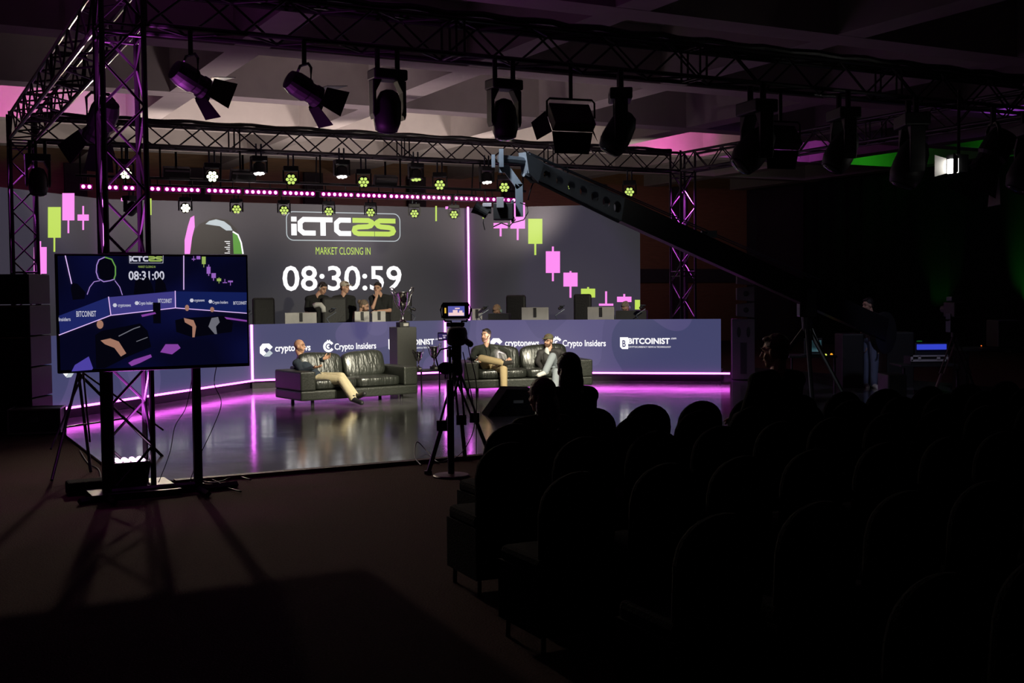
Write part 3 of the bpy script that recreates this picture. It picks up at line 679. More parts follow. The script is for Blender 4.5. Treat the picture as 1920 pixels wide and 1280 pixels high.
trophy(q+U*-.22+V*.02, .36, 'short silver trophy on the side table, partly hidden by the left sofa')
trophy(q+U*.06+V*-.03, .46, 'slim silver trophy on the side table, right of the short one')
# ------------------------------------------------------------------ things on and behind the desk
SIL = mat('monitor_back_silver', (.42, .41, .38), .4, .2, var=.15, bscale=8)
def monitor(loc, rz, label, w=.56, h=.33, m=SIL):
    r = thing('desk_monitor', label, 'monitor', loc, rz, 'monitors on the presenters\' desk')
    MB().box((0, 0, .12+h/2), (w, .03, h)).build('display', m, r, local=True, bevel=.006)
    MB().box((0, .03, .17), (.07, .03, .3)).build('stand', BLKP, r, local=True)
    MB().box((0, .02, .006), (.22, .18, .012)).build('foot', BLKP, r, local=True)
    MB().box((0, -.022, .12+h*.7), (.06, .012, h*.55)).build('cable_cover', BLKP, r, local=True)
    return r
WTZ = ZT-.22
def desk_at(pl, px, back=.45):
    s = pl.sz(px, 604)[0]; p = pl.pt(s, 0, -back); p.z = WTZ; return p
azc = math.atan2(PDC.d.y, PDC.d.x); azr = math.atan2(PDR.d.y, PDR.d.x)
mons = [(PDC, 574, azc, 'widest silver monitor at the left, below the man in headphones', .62, .30), (PDC, 690, azc, 'silver monitor in front of the man with a hair bun', .30, .30), (PDC, 722, azc, 'silver monitor right of the bun man\'s face, left of the big trophy', .28, .30),
        (PDR, 887, azr, 'narrow silver monitor right behind the video camera', .2, .32), (PDR, 997, azr, 'silver monitor above the gap between the two men on the right sofa', .54, .34), (PDR, 1122, azr, 'rightmost silver monitor on the desk', .52, .34)]
for pl, px, az, lb, w_, h_ in mons: monitor(desk_at(pl, px, .35), az, lb, w_, h_)
CHB = mat('office_chair_black', (.010, .010, .010), .6, bump=.2, bscale=30)
def chair_back(loc, rz, label, w=.5, h=.75):
    r = thing('gaming_chair', label, 'chair', loc, rz, 'black office chairs behind the desk')
    MB().box((0, 0, .50), (w, .5, .10)).build('seat', LEAB, r, local=True, bevel=.03)
    MB().box((0, .24, .50+h/2), (w, .10, h)).build('backrest', CHB, r, local=True, bevel=.045)
    MB().tube((0, 0, .06), (0, 0, .46), .03).build('gas_post', BLK, r, local=True)
    for i in range(5):
        a = R(72*i); MB().tube((0, 0, .08), (.3*math.cos(a), .3*math.sin(a), .05), .018).build('leg', BLK, r, local=True)
    for x in (-1, 1): MB().box((x*(w/2+.03), .02, .70), (.06, .3, .04)).tube((x*(w/2+.02), .05, .5), (x*(w/2+.03), .05, .7), .015).build('armrest', BLKP, r, local=True)
    return r
riser = MB().prism([UV(*((lambda q: (q.dot(U), q.dot(V)))(p)), SZ+.002) for p in (CB-PDC.n*.7, CC-PDC.n*.7, CC+U*4.9-V*1.2, WC2+U*2.6-V*1.6, WC2-V*.5, WC1-V*.5+U*.3)], (0, 0, .16)).build('trim_3', BLK); riser['kind'] = 'structure'
for px, py, Y, rz, lb, w_, h_ in ((501, 558, 23.2, 30, 'black office chair at the left end behind the desk', .46, .8), (633, 557, 23.35, 25, 'black office chair between the two leftmost standing men', .52, .85), (758, 552, 24.6, 25, 'black office chair behind the tall trophy', .5, .85),
        (963, 553, 25.2, -12, 'large black office chair above the cap man\'s left side', .44, .85), (1089, 551, 24.4, -12, 'narrow black office chair in front of the falling chart', .38, .85)):
    P = at(px, py, Y); P.z = P.z-.50-h_; chair_back((P.x, P.y, .19), R(rz), lb, w_, at(px, py, Y).z-.19-.5)
def mic(loc, label, flip=1):
    r = thing('microphone_arm', label, 'microphone', loc, TH, 'microphone arms on the desk')
    MB().tube((0, 0, 0), (0, 0, .08), .025).build('clamp', BLK, r, local=True)
    MB().path([(0, 0, .06), (-.16*flip, 0, .26), (-.18*flip, 0, .30)], .009).path([(-.18*flip, 0, .30), (.0, -.05, .42), (-.06*flip, -.06, .46)], .008).build('arm', GRYM, r, local=True)
    MB().cap((-.06*flip, -.06, .47), (-.13*flip, -.08, .44), .028, .03).build('microphone', BLKP, r, local=True, smooth=True)
    MB().lathe([(.05, -.01), (.055, 0), (.05, .01)], (-.06*flip, -.06, .49), 12).build('shock_mount', GRYM, r, local=True)
for pl, px, lb, f in ((PDC, 478, 'microphone arm at the far left end of the desk', 1), (PDC, 637, 'microphone arm below the capped standing man', 1), (PDC, 772, 'microphone arm just right of the tall trophy', -1), (PDR, 908, 'microphone arm above the dark-haired man on the right sofa', 1), (PDR, 1052, 'microphone arm above the bearded man in a cap', 1), (PDR, 1205, 'microphone arm at the right end of the wall screen', 1)):
    p = desk_at(pl, px, .25); mic(p, lb, f)
bx = MB().box(desk_at(PDR, 1012, .75)+Zv*.10, (1.1, .3, .2), azr).build('control_unit', BLKP); tag(bx, 'long low black equipment box on the desk behind the silver monitors', 'box')
bx = MB().box(desk_at(PDR, 924, .62)+Zv*.17, (.42, .25, .34), azr).build('control_unit', BLKP); tag(bx, 'black box on the desk hiding the face of the sandy-haired person', 'box')
bx = MB().box(desk_at(PDR, 1178, .62)+Zv*.19, (.6, .3, .38), azr).build('control_unit', BLKP); tag(bx, 'black equipment box on the desk at the right end', 'box')
# white hooked pillow/foam on the chair at left (headset cushion)
mb = MB().path([at(588, 574, 23.1), at(594, 571, 23.1), at(601, 571, 23.1), at(606, 577, 23.1), at(607, 585, 23.1)], .05, 10)
hk = mb.build('neck_pillow', mat('pillow_pale_grey', (.55, .55, .52), .8), smooth=True); tag(hk, 'pale grey curved neck pillow below the man in headphones', 'pillow')
# ------------------------------------------------------------------ loudspeakers
def cab(r, c, sz, rz, m=BLKP, gr=True, name='cabinet'):
    MB().box(c, sz, rz).build(name, m, r, bevel=.012)
GRL = mat('speaker_grille', (.012, .012, .013), .5, .3, bump=.3, bscale=220)
g0 = Vector((-6.78, 15.7, 0)); 
for i in range(5):
    z = .02+i*.41; lb = ['bottom', 'second', 'middle', 'fourth', 'top'][i]
    r = thing('loudspeaker_cabinet', 'black loudspeaker cabinet, '+lb+' one of the tall stack at the left edge', 'loudspeaker', (g0.x, g0.y, z), 0, 'stacked loudspeakers at the left edge')
    MB().box((0, 0, .2), (.95, .7, .395)).build('cabinet', BLKP, r, local=True, bevel=.012)
    MB().box((0, -.352, .2), (.88, .012, .34)).build('grille', GRL, r, local=True)
    if i in (2, 3): MB().box((.15, -.36, .385), (.5, .008, .010)).build('name_strip', mat('strip_olive', (.3, .28, .1), .5), r, local=True)
r = thing('flight_case', 'low black flight case with pale metal edges on the floor at the left', 'case', (-6.12, 15.05, 0), R(12))
MB().box((0, 0, .18), (.60, .42, .3)).build('body', BLKP, r, local=True)
mm = MB()
for z in (.03, .33): 
    for y in (-.21, .21): mm.box((0, y, z), (.64, .018, .018))
    for x in (-.31, .31): mm.box((x, 0, z), (.018, .43, .018))
for x in (-.31, .31):
    for y in (-.21, .21): mm.box((x, y, .18), (.018, .018, .32))
mm.build('metal_edging', mat('edge_aluminium', (.35, .36, .34), .4, .8), r, local=True)
MB().box((0, -.22, .2), (.09, .01, .06)).build('latch', GRYM, r, local=True)
GS = mat('speaker_grey_cover', (.10, .085, .095), .7, var=.15)
p = Vector((4.45, 22.6, 0))
r = thing('subwoofer', 'tall grey subwoofer under the small speakers at the right end of the desk', 'loudspeaker', (p.x, p.y, .0), R(-8))
MB().box((0, 0, .62), (.42, .5, 1.15)).build('cabinet', GS, r, local=True, bevel=.01)
for x in (-.09, .09): MB().ell((x, -.255, .95), (.035, .012, .10)).build('port', BLKP, r, local=True)
MB().box((0, -.253, .45), (.12, .01, .6)).build('grille', BLKP, r, local=True)
for i in range(4):
    z = 1.22+i*.31
    r = thing('small_line_speaker', 'small grey angled speaker, '+['lowest', 'second', 'third', 'topmost'][i]+' above the grey subwoofer on the right', 'loudspeaker', (p.x+.05, p.y, z), R(-8), 'small grey speakers stacked on the subwoofer')
    MB().prism([(-.17, -.2, 0.03), (.16, -.2, .0), (.16, -.2, .29), (-.17, -.2, .26)], (0, .42, 0)).build('cabinet', GS, r, local=True, bevel=.008)
    MB().lathe([(.05, 0), (.03, .01)], (0, -.205, .15), 16, Matrix.Rotation(R(90), 3, 'X')).build('driver', BLKP, r, local=True)
# stage monitor wedge
P = onz(955, 779, SZ)
r = thing('stage_monitor_wedge', 'black wedge-shaped floor speaker on the stage in front of the right sofa', 'loudspeaker', (P.x, P.y+.2, SZ), R(10))
pts = [(-.36, 0), (.32, 0), (.32, .36), (-.08, .38)]
MB().prism([(x, -.28, z) for x, z in pts], (0, .56, 0)).build('cabinet', FAB, r, local=True, bevel=.01)
MB().box((.08, -.285, .2), (.14, .01, .04)).build('handle', mat('handle_grey', (.2, .2, .2), .4), r, local=True)
# ------------------------------------------------------------------ television on its stand
q0 = Vector((-3.1, 10.2, 0)); dT = Vector((.87, .49, 0)).normalized()
PT = Plane(tuple((q0-dT*2)[:2]), tuple((q0+dT*2)[:2]))
A = PT.hit(102, 477); B = PT.hit(463, 476); Cc_ = PT.hit(466, 684); D_ = PT.hit(108, 703)
sa, sb = PT.sz(103.5, 477)[0], PT.sz(464.5, 476)[0]; z1 = (A.z+B.z)/2; z0 = (Cc_.z+D_.z)/2
tv = thing('television', 'large television on a floor stand at the left showing the live stage picture', 'television', PT.pt((sa+sb)/2, 0, 0), 0)
tv.location.z = z0
azT = math.atan2(PT.d.y, PT.d.x); cs_, cz_ = (sa+sb)/2, (z0+z1)/2
c = PT.pt(cs_, cz_, -.03); MB().box(c, (sb-sa, .05, z1-z0), azT).build('case', BLKP, tv, bevel=.006)
tvs = scr_mat('tv_screen_picture', (.0015, .0018, .012), (.002, .0025, .022), (.003, .004, .035), 1.0, False, 1.6)
PTs = Plane(tuple((q0-dT*2)[:2]), tuple((q0+dT*2)[:2]))
mb = MB(); m_ = .018
flat(mb, PT, [(sa+m_, z0+m_*1.6), (sb-m_, z0+m_*1.6), (sb-m_, z1-m_), (sa+m_, z1-m_)], .001, px=False); mb.build('screen', tvs, tv)
cB = emis('tv_blue', (.012, .018, .12)); cV = emis('tv_violet_blue', (.045, .04, .21)); cD = emis('tv_blue_deep', (.006, .012, .085))
m1 = MB(); flat(m1, PT, [(110, 592), (202, 557), (205, 591), (112, 628)], .005); m1.build('picture_left_panel', cB, tv)
m1 = MB(); flat(m1, PT, [(204, 557), (327, 546), (328, 577), (208, 591)], .005); m1.build('picture_middle_panel', cV, tv)
m1 = MB(); flat(m1, PT, [(329, 546), (462, 548), (462, 587), (330, 577)], .005); m1.build('picture_right_panel', cD, tv)
w1 = MB(); p1_ = MB(); l1 = MB(); n1 = MB()
def ln(mb, pts, wd=.006, off=.009): stroke(mb, PT, [PT.sz(x, y) for x, y in pts], wd, off)
for P in ([(110, 628), (207, 591), (328, 577), (462, 587)], [(203, 556), (207.5, 591)], [(328, 545), (328.5, 577)], [(344, 479), (344, 543)], [(122, 479), (134, 532)]): ln(n1, P, .007)
n1.build('picture_neon_lines', emis('tv_neon', (.75, .5, .95)), tv)
text_on(w1, PT, '08:31:00', 241, 525, 308, 508, bold=.02)
for t_, a, yb, b, yt in (('cryptonews', 221, 577, 245, 570), ('Crypto Insiders', 260, 573, 287, 565), ('BITCOINIST', 296, 568, 322, 560), ('BITCOINIST', 143, 594, 180, 583), ('Insiders', 110, 602, 132, 595), ('cryptonews', 364, 567, 383, 561), ('Crypto Insiders', 398, 571, 427, 564), ('BITCOINIST', 437, 571, 462, 565)):
    text_on(w1, PT, t_, a, yb, b, yt, bold=.01, off=.009)
text_on(l1, PT, 'MARKET CLOSING IN', 259, 502, 291, 498, off=.009)
ictc(PT, 243, 480, 304, 490, w1, l1)
ln(w1, [(242, 479), (242.5, 493), (305, 493), (305.5, 479)], .003)
for (x, y) in ((215, 572), (256, 568), (359, 563), (394, 565)): w1.prism([PT.pt(PT.sz(x, y)[0]+.018*math.cos(R(60*i)), PT.sz(x, y)[1]+.018*math.sin(R(60*i)), .009) for i in range(6)], PT.n*.002)
w1.build('picture_white_lettering', emis('tv_white', (.55, .55, .65)), tv)
vi = MB(); rc = lambda mb, a, b, c_, d: rect(mb, PT, a, b, c_, d, .009)
for a, b, c_, d in ((359, 485, 366, 486.5), (362, 480, 363, 489), (368, 480, 375, 486), (387, 500, 394, 513), (390, 496, 391.5, 517), (396, 512, 404, 521), (399, 521, 400.5, 526), (417, 529, 425, 530.5), (420.5, 523, 421.5, 530), (427, 526, 436, 529), (431, 529, 432, 535)): rc(vi, a, b, c_, d)
vi.build('picture_violet_candles', emis('tv_candle_violet', (.30, .12, .5)), tv)
for a, b, c_, d in ((378, 481, 385, 495), (381, 495, 382, 501), (406, 522, 414, 527), (409.5, 520, 410.5, 531)): rc(l1, a, b, c_, d)
l1.build('picture_lime_marks', emis('tv_lime', (.3, .42, .10)), tv)
# dome and shoulders outline on the television (plain helmet shape)
o1 = MB(); ln(o1, [(181, 497), (180, 510), (184, 522), (194, 528), (206, 526), (215, 523)], .008); ln(o1, [(181, 497), (185, 487), (196, 482)], .008)
ln(o1, [(163, 552), (168, 538), (176, 528), (187, 526)], .006); ln(o1, [(215, 526), (224, 538), (229, 553)], .006)
o1.build('picture_violet_outline', emis('tv_violet', (.35, .22, .6)), tv)
o1 = MB(); ln(o1, [(196, 482), (209, 486), (216, 500), (216, 515), (213, 524)], .010); o1.build('picture_green_outline', emis('tv_green', (.12, .3, .06)), tv)
dk = MB(); flat(dk, PT, [(182, 498), (188, 487), (198, 484), (209, 488), (214, 500), (213, 520), (204, 526), (188, 522)], .007)
for P in ([(250, 552), (253, 527), (262, 522), (268, 527), (272, 520), (278, 520), (283, 531), (289, 548)], [(290, 549), (291, 525), (299, 518), (309, 532), (312, 545)], [(132, 540), (136, 530), (145, 532), (160, 548), (158, 560), (136, 562)]): flat(dk, PT, P, .010)
flat(dk, PT, [(286, 567), (300, 567), (301, 606), (287, 606)], .011)
flat(dk, PT, [(178, 628), (190, 620), (232, 612), (262, 606), (276, 620), (283, 650), (240, 668), (196, 690), (180, 690)], .0095)
flat(dk, PT, [(328, 600), (345, 596), (420, 592), (436, 604), (434, 622), (360, 632), (330, 622)], .0095)
dk.build('picture_dark_shapes', emis('tv_black', (.0012, .0012, .004)), tv)
sk = MB()
def blob(mb, x, y, rx, ry, off=.013): s, z = PT.sz(x, y); k = .0046; mb.prism([PT.pt(s+rx*k*math.cos(R(30*i)), z+ry*k*math.sin(R(30*i)), off) for i in range(12)], PT.n*.002)
blob(sk, 187, 608, 6, 8); blob(sk, 350, 577, 4, 6); blob(sk, 397, 580, 4, 5)
flat(sk, PT, [(188, 638), (206, 634), (222, 640), (236, 662), (226, 668), (214, 652), (196, 645)], .013)
flat(sk, PT, [(344, 596), (362, 600), (367, 612), (364, 632), (360, 632), (360, 612), (346, 604)], .013)
sk.build('picture_tan_shapes', emis('tv_tan', (.34, .17, .12)), tv)
g3 = MB(); flat(g3, PT, [(390, 612), (396, 596), (408, 594), (411, 604), (404, 612), (406, 626), (402, 626)], .013); ln(g3, [(222, 630), (250, 616), (262, 612)], .008, .012); ln(g3, [(255, 640), (276, 632)], .006, .012)
g3.build('picture_grey_shapes', emis('tv_grey', (.14, .14, .17)), tv)
vg = MB(); flat(vg, PT, [(240, 680), (250, 674), (282, 664), (284, 669), (262, 680), (246, 686)], .012); flat(vg, PT, [(300, 660), (310, 645), (333, 645), (338, 652), (322, 664)], .0085); flat(vg, PT, [(264, 590), (290, 585), (292, 588), (266, 594)], .012); flat(vg, PT, [(420, 594), (462, 600), (462, 603), (424, 598)], .012); vg.build('picture_violet_glow', emis('tv_glow_violet', (.22, .05, .33)), tv)
vg = MB(); flat(vg, PT, [(134, 696), (140, 684), (166, 668), (174, 690), (172, 693)], .0085); vg.build('picture_blue_glow', emis('tv_glow_blue', (.07, .05, .34)), tv)
stt = thing('television_stand', 'black two-post floor stand carrying the television', 'stand', PT.pt(cs_, 0, -.1), 0)
for px in (199, 372.5):
    s = PT.sz(px, 700)[0]; p = PT.pt(s, 0, -.095)
    MB().box((p.x, p.y, (z1-.15+.04)/2), (.07, .05, z1-.2), azT).build('post', BLK, stt)
    a = PT.pt(s-(.25 if px < 300 else 0), .025, .05 if px < 300 else -.05); b = PT.pt(s+(0 if px < 300 else .36), .025, -.1 if px < 300 else -.12)
    a.z = b.z = .03; MB().tube(a, b, .03, n=4).tube(p+PT.n*.35+Zv*.03, p-PT.n*.3+Zv*.03, .026, n=4).build('foot', BLK, stt)
s0_, s1_ = PT.sz(199, 700)[0], PT.sz(372.5, 700)[0]
MB().tube(PT.pt(s0_, .07, -.095), PT.pt(s1_, .07, -.095), .022, n=4).build('crossbar', BLK, stt)
# cables
def cable(name, pts, label, r=.006, m=CAB, parent=None):
    P = [Vector(p) for p in pts]; out = []
    for i in range(len(P)-1):
        p0 = P[max(0, i-1)]; p1 = P[i]; p2 = P[i+1]; p3 = P[min(len(P)-1, i+2)]
        for k in range(6):
            t = k/6; out.append(.5*((2*p1)+(p2-p0)*t+(2*p0-5*p1+4*p2-p3)*t*t+(3*p1-p0-3*p2+p3)*t**3))
    out.append(P[-1]); o = MB().path(out, r, 6).build(name, m, smooth=True); return tag(o, label, 'cable')
cable('hanging_cable', [at(363, 688, 10.55), at(350, 760, 10.6), at(328, 800, 10.65), at(318, 850, 10.7), onz(293, 915, .01)], 'thin cable curling down left of the television\'s right post', .004)
cable('hanging_cable', [at(406, 686, 10.75), at(402, 720, 10.75), at(415, 755, 10.75), at(400, 800, 10.75), at(372, 860, 10.75), onz(352, 912, .01)], 'thin cable curling down right of the television\'s right post', .004)
cable('floor_cable', [onz(296, 900, .02), onz(340, 893, .02), onz(400, 905, .02), onz(440, 893, .02), onz(470, 899, .02)], 'cable looping on the carpet at the foot of the television stand', .008)
cable('floor_cable', [onz(292, 915, .02), onz(330, 900, .02), onz(390, 897, .02), onz(430, 915, .02), onz(452, 921, .02)], 'second cable on the carpet right of the truss tower', .007)
cable('floor_cable', [onz(150, 845, .01), onz(165, 868, .01), onz(185, 880, .01), onz(190, 905, .01)], 'cable running on the carpet to the left of the truss tower', .007)
pb = MB().box(onz(337, 915, .04), (.42, .12, .07), TH).build('power_strip', BLKP); tag(pb, 'black power strip heaped with plugs on the floor between the stand posts', 'power strip')
eb = MB().box(onz(165, 912, .06), (.36, .22, .12), TH).build('power_box', FAB, bevel=.02); tag(eb, 'dark box on the carpet left of the nearest truss tower', 'box')
# light stand behind the television
ls = thing('tripod_stand', 'thin black tripod stand behind the television at the left', 'stand', onz(150, 860, 0)+V*.6, 0)
ap = at(147, 690, 12.2); 
fa, fb, fc = onz(97, 900, .01), Vector((ap.x+.75, ap.y+.4, .01)), Vector((ap.x+.3, ap.y-.55, .01))
MB().tube(ap+Zv*-.1, ap+Zv*.7, .02).build('pole', BLK, ls)
for f_ in (fa, fb, fc): MB().tube(ap-Zv*.05, f_, .016).tube(ap-Zv*.05+Vector((.05, 0, 0)), f_+Zv*.3, .01).build('leg', BLK, ls)
MB().tube(ap+(fa-ap)*.55, ap+(fb-ap)*.55, .009).tube(ap+(fa-ap)*.55, ap+(fc-ap)*.55, .009).build('spreader', BLK, ls)
# stage edge strip
e0 = C0-V*.03; 
cc_ = MB().box((C0+U*4.6-V*.06+Zv*.02), (8.4, .10, .035), TH).build('cable_cover', mat('cover_dark_red', (.06, .012, .014), .6, bump=.3, bscale=50)); tag(cc_, 'low dark red cable cover along the front edge of the glossy stage', 'cable cover')
# ------------------------------------------------------------------ broadcast camera on tripod
c0 = Vector(((852-960)/2200*11.3, 11.3, 0))
vc = thing('video_camera', 'broadcast video camera with a lit viewfinder monitor, standing in front of the stage', 'camera', c0+Zv*1.30, R(6))
Yc = 11.3
def cp(px, py, dy=0): return at(px, py, Yc+dy)
def cbox(name, x0, y0, x1, y1, d, dy, m, par, bev=.006):
    a = cp(x0, y0, dy); b = cp(x1, y1, dy); return MB().box(((a.x+b.x)/2, Yc+dy+d/2, (a.z+b.z)/2), (abs(b.x-a.x), d, abs(a.z-b.z))).build(name, m, par, bevel=bev)
mo = cbox('viewfinder', 829, 567, 879, 597, .06, -.32, BLKP, vc, .01)
cbox('screen', 840, 574, 871, 592, .004, -.326, emis('vf_blue', (.10, .10, .40)), mo, 0)
m1 = MB()
for a in ((841, 586, 870, 591.5), (849, 581, 858, 586), (861, 582, 867, 590), (853, 577, 862, 579)):
    p, q = cp(a[0], a[1], -.33), cp(a[2], a[3], -.33); m1.box(((p.x+q.x)/2, Yc-.329, (p.z+q.z)/2), (abs(q.x-p.x), .003, abs(p.z-q.z)))
m1.build('screen_figures', emis('vf_pink', (.9, .62, .62)), mo)
cbox('tally_light', 833.5, 577, 836.5, 587, .005, -.326, emis('vf_yellow', (.75, .45, .05)), mo, 0)
MB().path([cp(829, 570, -.3), cp(826, 580, -.3), cp(829, 596, -.3)], .008).path([cp(879, 570, -.3), cp(883, 580, -.3), cp(879, 598, -.3)], .008).ell(cp(883, 581, -.3), (.012, .012, .02)).build('grip', BLK, mo)
MB().path([cp(833, 598, -.3), cp(834, 602, -.3), cp(846, 602, -.3), cp(846, 612, -.25)], .009).path([cp(876, 598, -.3), cp(875, 602, -.3), cp(866, 602, -.3), cp(866, 612, -.25)], .009).build('bracket', BLK, vc)
MB().box((cp(856, 607).x, Yc-.2, cp(856, 607).z), (.17, .10, .04)).build('mount', BLK, vc, bevel=.01)
bd = MB().ell((cp(856, 630).x, Yc+.05, cp(856, 630).z), (.10, .25, .095), e=.6).build('camera_body', BLKP, vc, smooth=True)
MB().lathe([(.06, 0), (.07, .05), (.075, .2), (.085, .3)], (cp(856, 630).x, Yc+.25, cp(856, 630).z), 16, Matrix.Rotation(R(-90), 3, 'X')).build('lens', BLKP, vc)
MB().tube(cp(875, 640), cp(882, 645, -.2), .03).build('side_handle', BLKP, vc)
sm = cbox('side_monitor', 820.5, 623, 843, 638, .02, -.1, BLKP, vc)
cbox('screen', 822, 625, 840, 636, .003, -.106, emis('sm_blue', (.03, .02, .09)), sm, 0)
m1 = MB()
for a in ((823, 633, 829, 635.5), (830, 628, 838, 629.5), (831, 631, 835, 634)):
    p, q = cp(a[0], a[1], -.11), cp(a[2], a[3], -.11); m1.box(((p.x+q.x)/2, Yc-.109, (p.z+q.z)/2), (abs(q.x-p.x), .003, abs(p.z-q.z)))
m1.build('screen_lines', emis('sm_lines', (.5, .4, .55)), sm)
tr = thing('camera_tripod', 'tall black tripod under the broadcast camera in front of the stage', 'tripod', c0, 0)
MB().lathe([(.05, 0), (.06, .04), (.05, .12), (.035, .2)], (cp(856, 680).x, Yc, cp(856, 694).z-.05), 16).build('head', BLKP, tr)
MB().box((cp(856, 655).x, Yc, cp(856, 660).z), (.09, .1, .14)).box((cp(845, 655).x-.0, Yc, cp(845, 662).z), (.07, .08, .07)).build('head_plate', BLKP, tr)
apx = cp(857, 700)
MB().path([cp(850, 650, -.1), cp(826, 655, -.2), cp(817, 670, -.3), cp(822, 690, -.35), cp(831, 694, -.35)], .008).build('pan_handle', BLK, tr)
MB().ell(cp(836, 690, -.05), (.08, .05, .06)).build('cable_bag', FAB, tr, smooth=True)
for fx, fy, Yf in ((803, 887, 11.2), (917, 850, 12.2), (872, 860, 12.0)):
    f_ = onz(fx, fy, .01)
    kn = apx.lerp(f_, .52)
    MB().tube(apx+Vector((-.03, 0, 0)), kn+Vector((-.03, 0, 0)), .012).tube(apx+Vector((.03, 0, 0)), kn+Vector((.03, 0, 0)), .012).box(kn, (.10, .07, .10)).tube(kn, f_, .022).box(f_+Zv*.01, (.07, .05, .03)).build('leg', BLK, tr)
rs = thing('round_base_stand', 'black pole on a round floor plate beside the camera tripod', 'stand', onz(846, 893, 0), 0)
rp = onz(846, 893, 0)
MB().lathe([(.17, 0), (.175, .012), (.165, .022), (.03, .03)], rp, 32).build('base_plate', mat('base_plate_plum', (.10, .035, .06), .45), rs, smooth=False)
MB().tube(rp+Zv*.02, rp+Zv*.93, .032, .036).build('pole', BLK, rs)
MB().tube(rp+Zv*.93, rp+Zv*1.25, .014).build('upper_pole', BLK, rs)
cable('hanging_cable', [cp(874, 620), cp(880, 660, .1), cp(893, 720, .2), cp(893, 800, .3), onz(893, 850, .03)], 'cable hanging from the broadcast camera to the right of its tripod', .005)
cable('hanging_cable', [cp(868, 660), cp(876, 700, .1), cp(890, 790, .2), cp(872, 840, .2), onz(848, 862, .03)], 'cable hanging between the legs of the camera tripod', .005)
cable('floor_cable', [onz(790, 872, .04), onz(778, 856, .05), onz(782, 842, .05)+Zv*.08, onz(800, 845, .05), onz(822, 866, .04), onz(850, 858, .04), onz(886, 856, .04)], 'looped cable on the stage edge under the camera tripod', .006)
# ------------------------------------------------------------------ jib
pv = Vector(((1513-960)/2200*17.3, 17.3, 1.76)); pv = at(1513, 552, 17.3)
hd_ = at(985, 312, 13.3); dj = (hd_-pv).normalized()
jb = thing('camera_crane', 'long black camera crane reaching from the right over the stage', 'crane', (pv.x, pv.y, 0), 0)
side = dj.cross(Zv).normalized(); upj = side.cross(dj).normalized()
def beam(mb, a, b, h0, h1, w_=.10):
    P = [a+side*x*w_/2+upj*z*h0/2 for x, z in ((-1, -1), (1, -1), (1, 1), (-1, 1))]+[b+side*x*w_/2+upj*z*h1/2 for x, z in ((-1, -1), (1, -1), (1, 1), (-1, 1))]
    return mb.add(P, [(3, 2, 1, 0), (4, 5, 6, 7), (0, 1, 5, 4), (1, 2, 6, 5), (2, 3, 7, 6), (3, 0, 4, 7)])
Lj = (hd_-pv).length; spl = pv+dj*(Lj*.72)
tail = pv-dj*2.35
beam(MB(), tail, spl, .36, .30).build('boom', BLK, jb)
# drilled front section: plate with round holes made of ring segments
m = MB(); n_ = 8; seg = (hd_-spl)/n_
for i in range(n_):
    a = spl+seg*i; L1 = seg.length; h = .28-.09*i/n_; cx = a+seg*.5; r_ = .07-.02*i/n_; K = 16
    for side_s in (-1, 1):
        o_ = side*(.045*side_s)
        ring = []; outer = []
        for k in range(K):
            t = 2*math.pi*k/K+math.pi/K; ring.append(cx+o_+dj*(r_*math.cos(t))+upj*(r_*math.sin(t)))
            c_, s_ = math.cos(t), math.sin(t); q = min((L1/2)/abs(c_), (h/2)/abs(s_)); outer.append(cx+o_+dj*(q*c_)+upj*(q*s_))
        m.add(ring+outer, [(k, (k+1) % K, K+(k+1) % K, K+k) for k in range(K)])
        crn = [cx+o_+dj*(x*L1/2)+upj*(z*h/2) for x, z in ((1, 1), (-1, 1), (-1, -1), (1, -1))]
        for j, cr_ in enumerate(crn):
            ks = [k for k in range(K)]; k = [1, 5, 9, 13][j]; m.add([outer[k], cr_, outer[(k+1) % K]], [(0, 1, 2)])
JM = mat('crane_grey_metal', (.17, .19, .22), .45, .4, var=.2, bscale=10)
m.build('front_boom_section', JM, jb)
MB().tube(spl+upj*.15, hd_+upj*.10, .022).tube(spl-upj*.15, hd_-upj*.10, .022).build('boom_rail', JM, jb)
MB().tube(pv+upj*.30-dj*.3, hd_+upj*.17, .008).tube(pv+upj*.26, hd_+upj*.14-side*.04, .008).build('tension_rod', GRYM, jb)
MB().prism([hd_+dj*.05+side*.06+Zv*.14-Vector((.0, 0, 0)), hd_-dj*.25+side*.06+Zv*.12, hd_-dj*.15+side*.06-Zv*.14, hd_+dj*.0+side*.06-Zv*.08], -side*.12).build('end_plate', JM, jb)
hx = at(935, 297, 13.15)
MB().tube(hd_+Zv*.06, hx, .045).box(hx+Vector((.03, 0, 0)), (.05, .12, .2)).box(hx-Vector((.06, 0, .03)), (.04, .08, .14)).build('pan_motor', GRYM, jb)
a1, a2, a3, a4 = at(938, 316, 13.2), at(950, 316, 13.2), at(973, 348, 13.2), at(974, 402, 13.2)
m = MB()
for p, q in ((a1, a2), (a2, a3), (a3, a4)):
    d_ = (q-p).normalized(); n_v = Vector((-d_.z, 0, d_.x)); m.prism([p+n_v*.042-d_*.02, q+n_v*.042+d_*.02, q-n_v*.042+d_*.02, p-n_v*.042-d_*.02], (0, .09, 0))
m.build('head_arm', mat('head_arm_grey', (.16, .19, .23), .45, .5), jb)
cm = thing('remote_camera', 'small camera with lens and cables hanging from the crane\'s head', 'camera', at(945, 385, 13.2), 0)
def jbox(name, x0, y0, x1, y1, d, dy, m, bev=.006):
    a = at(x0, y0, 13.2+dy); b = at(x1, y1, 13.2+dy); return MB().box(((a.x+b.x)/2, 13.2+dy, (a.z+b.z)/2), (abs(b.x-a.x), d, abs(a.z-b.z))).build(name, m, cm, bevel=bev)
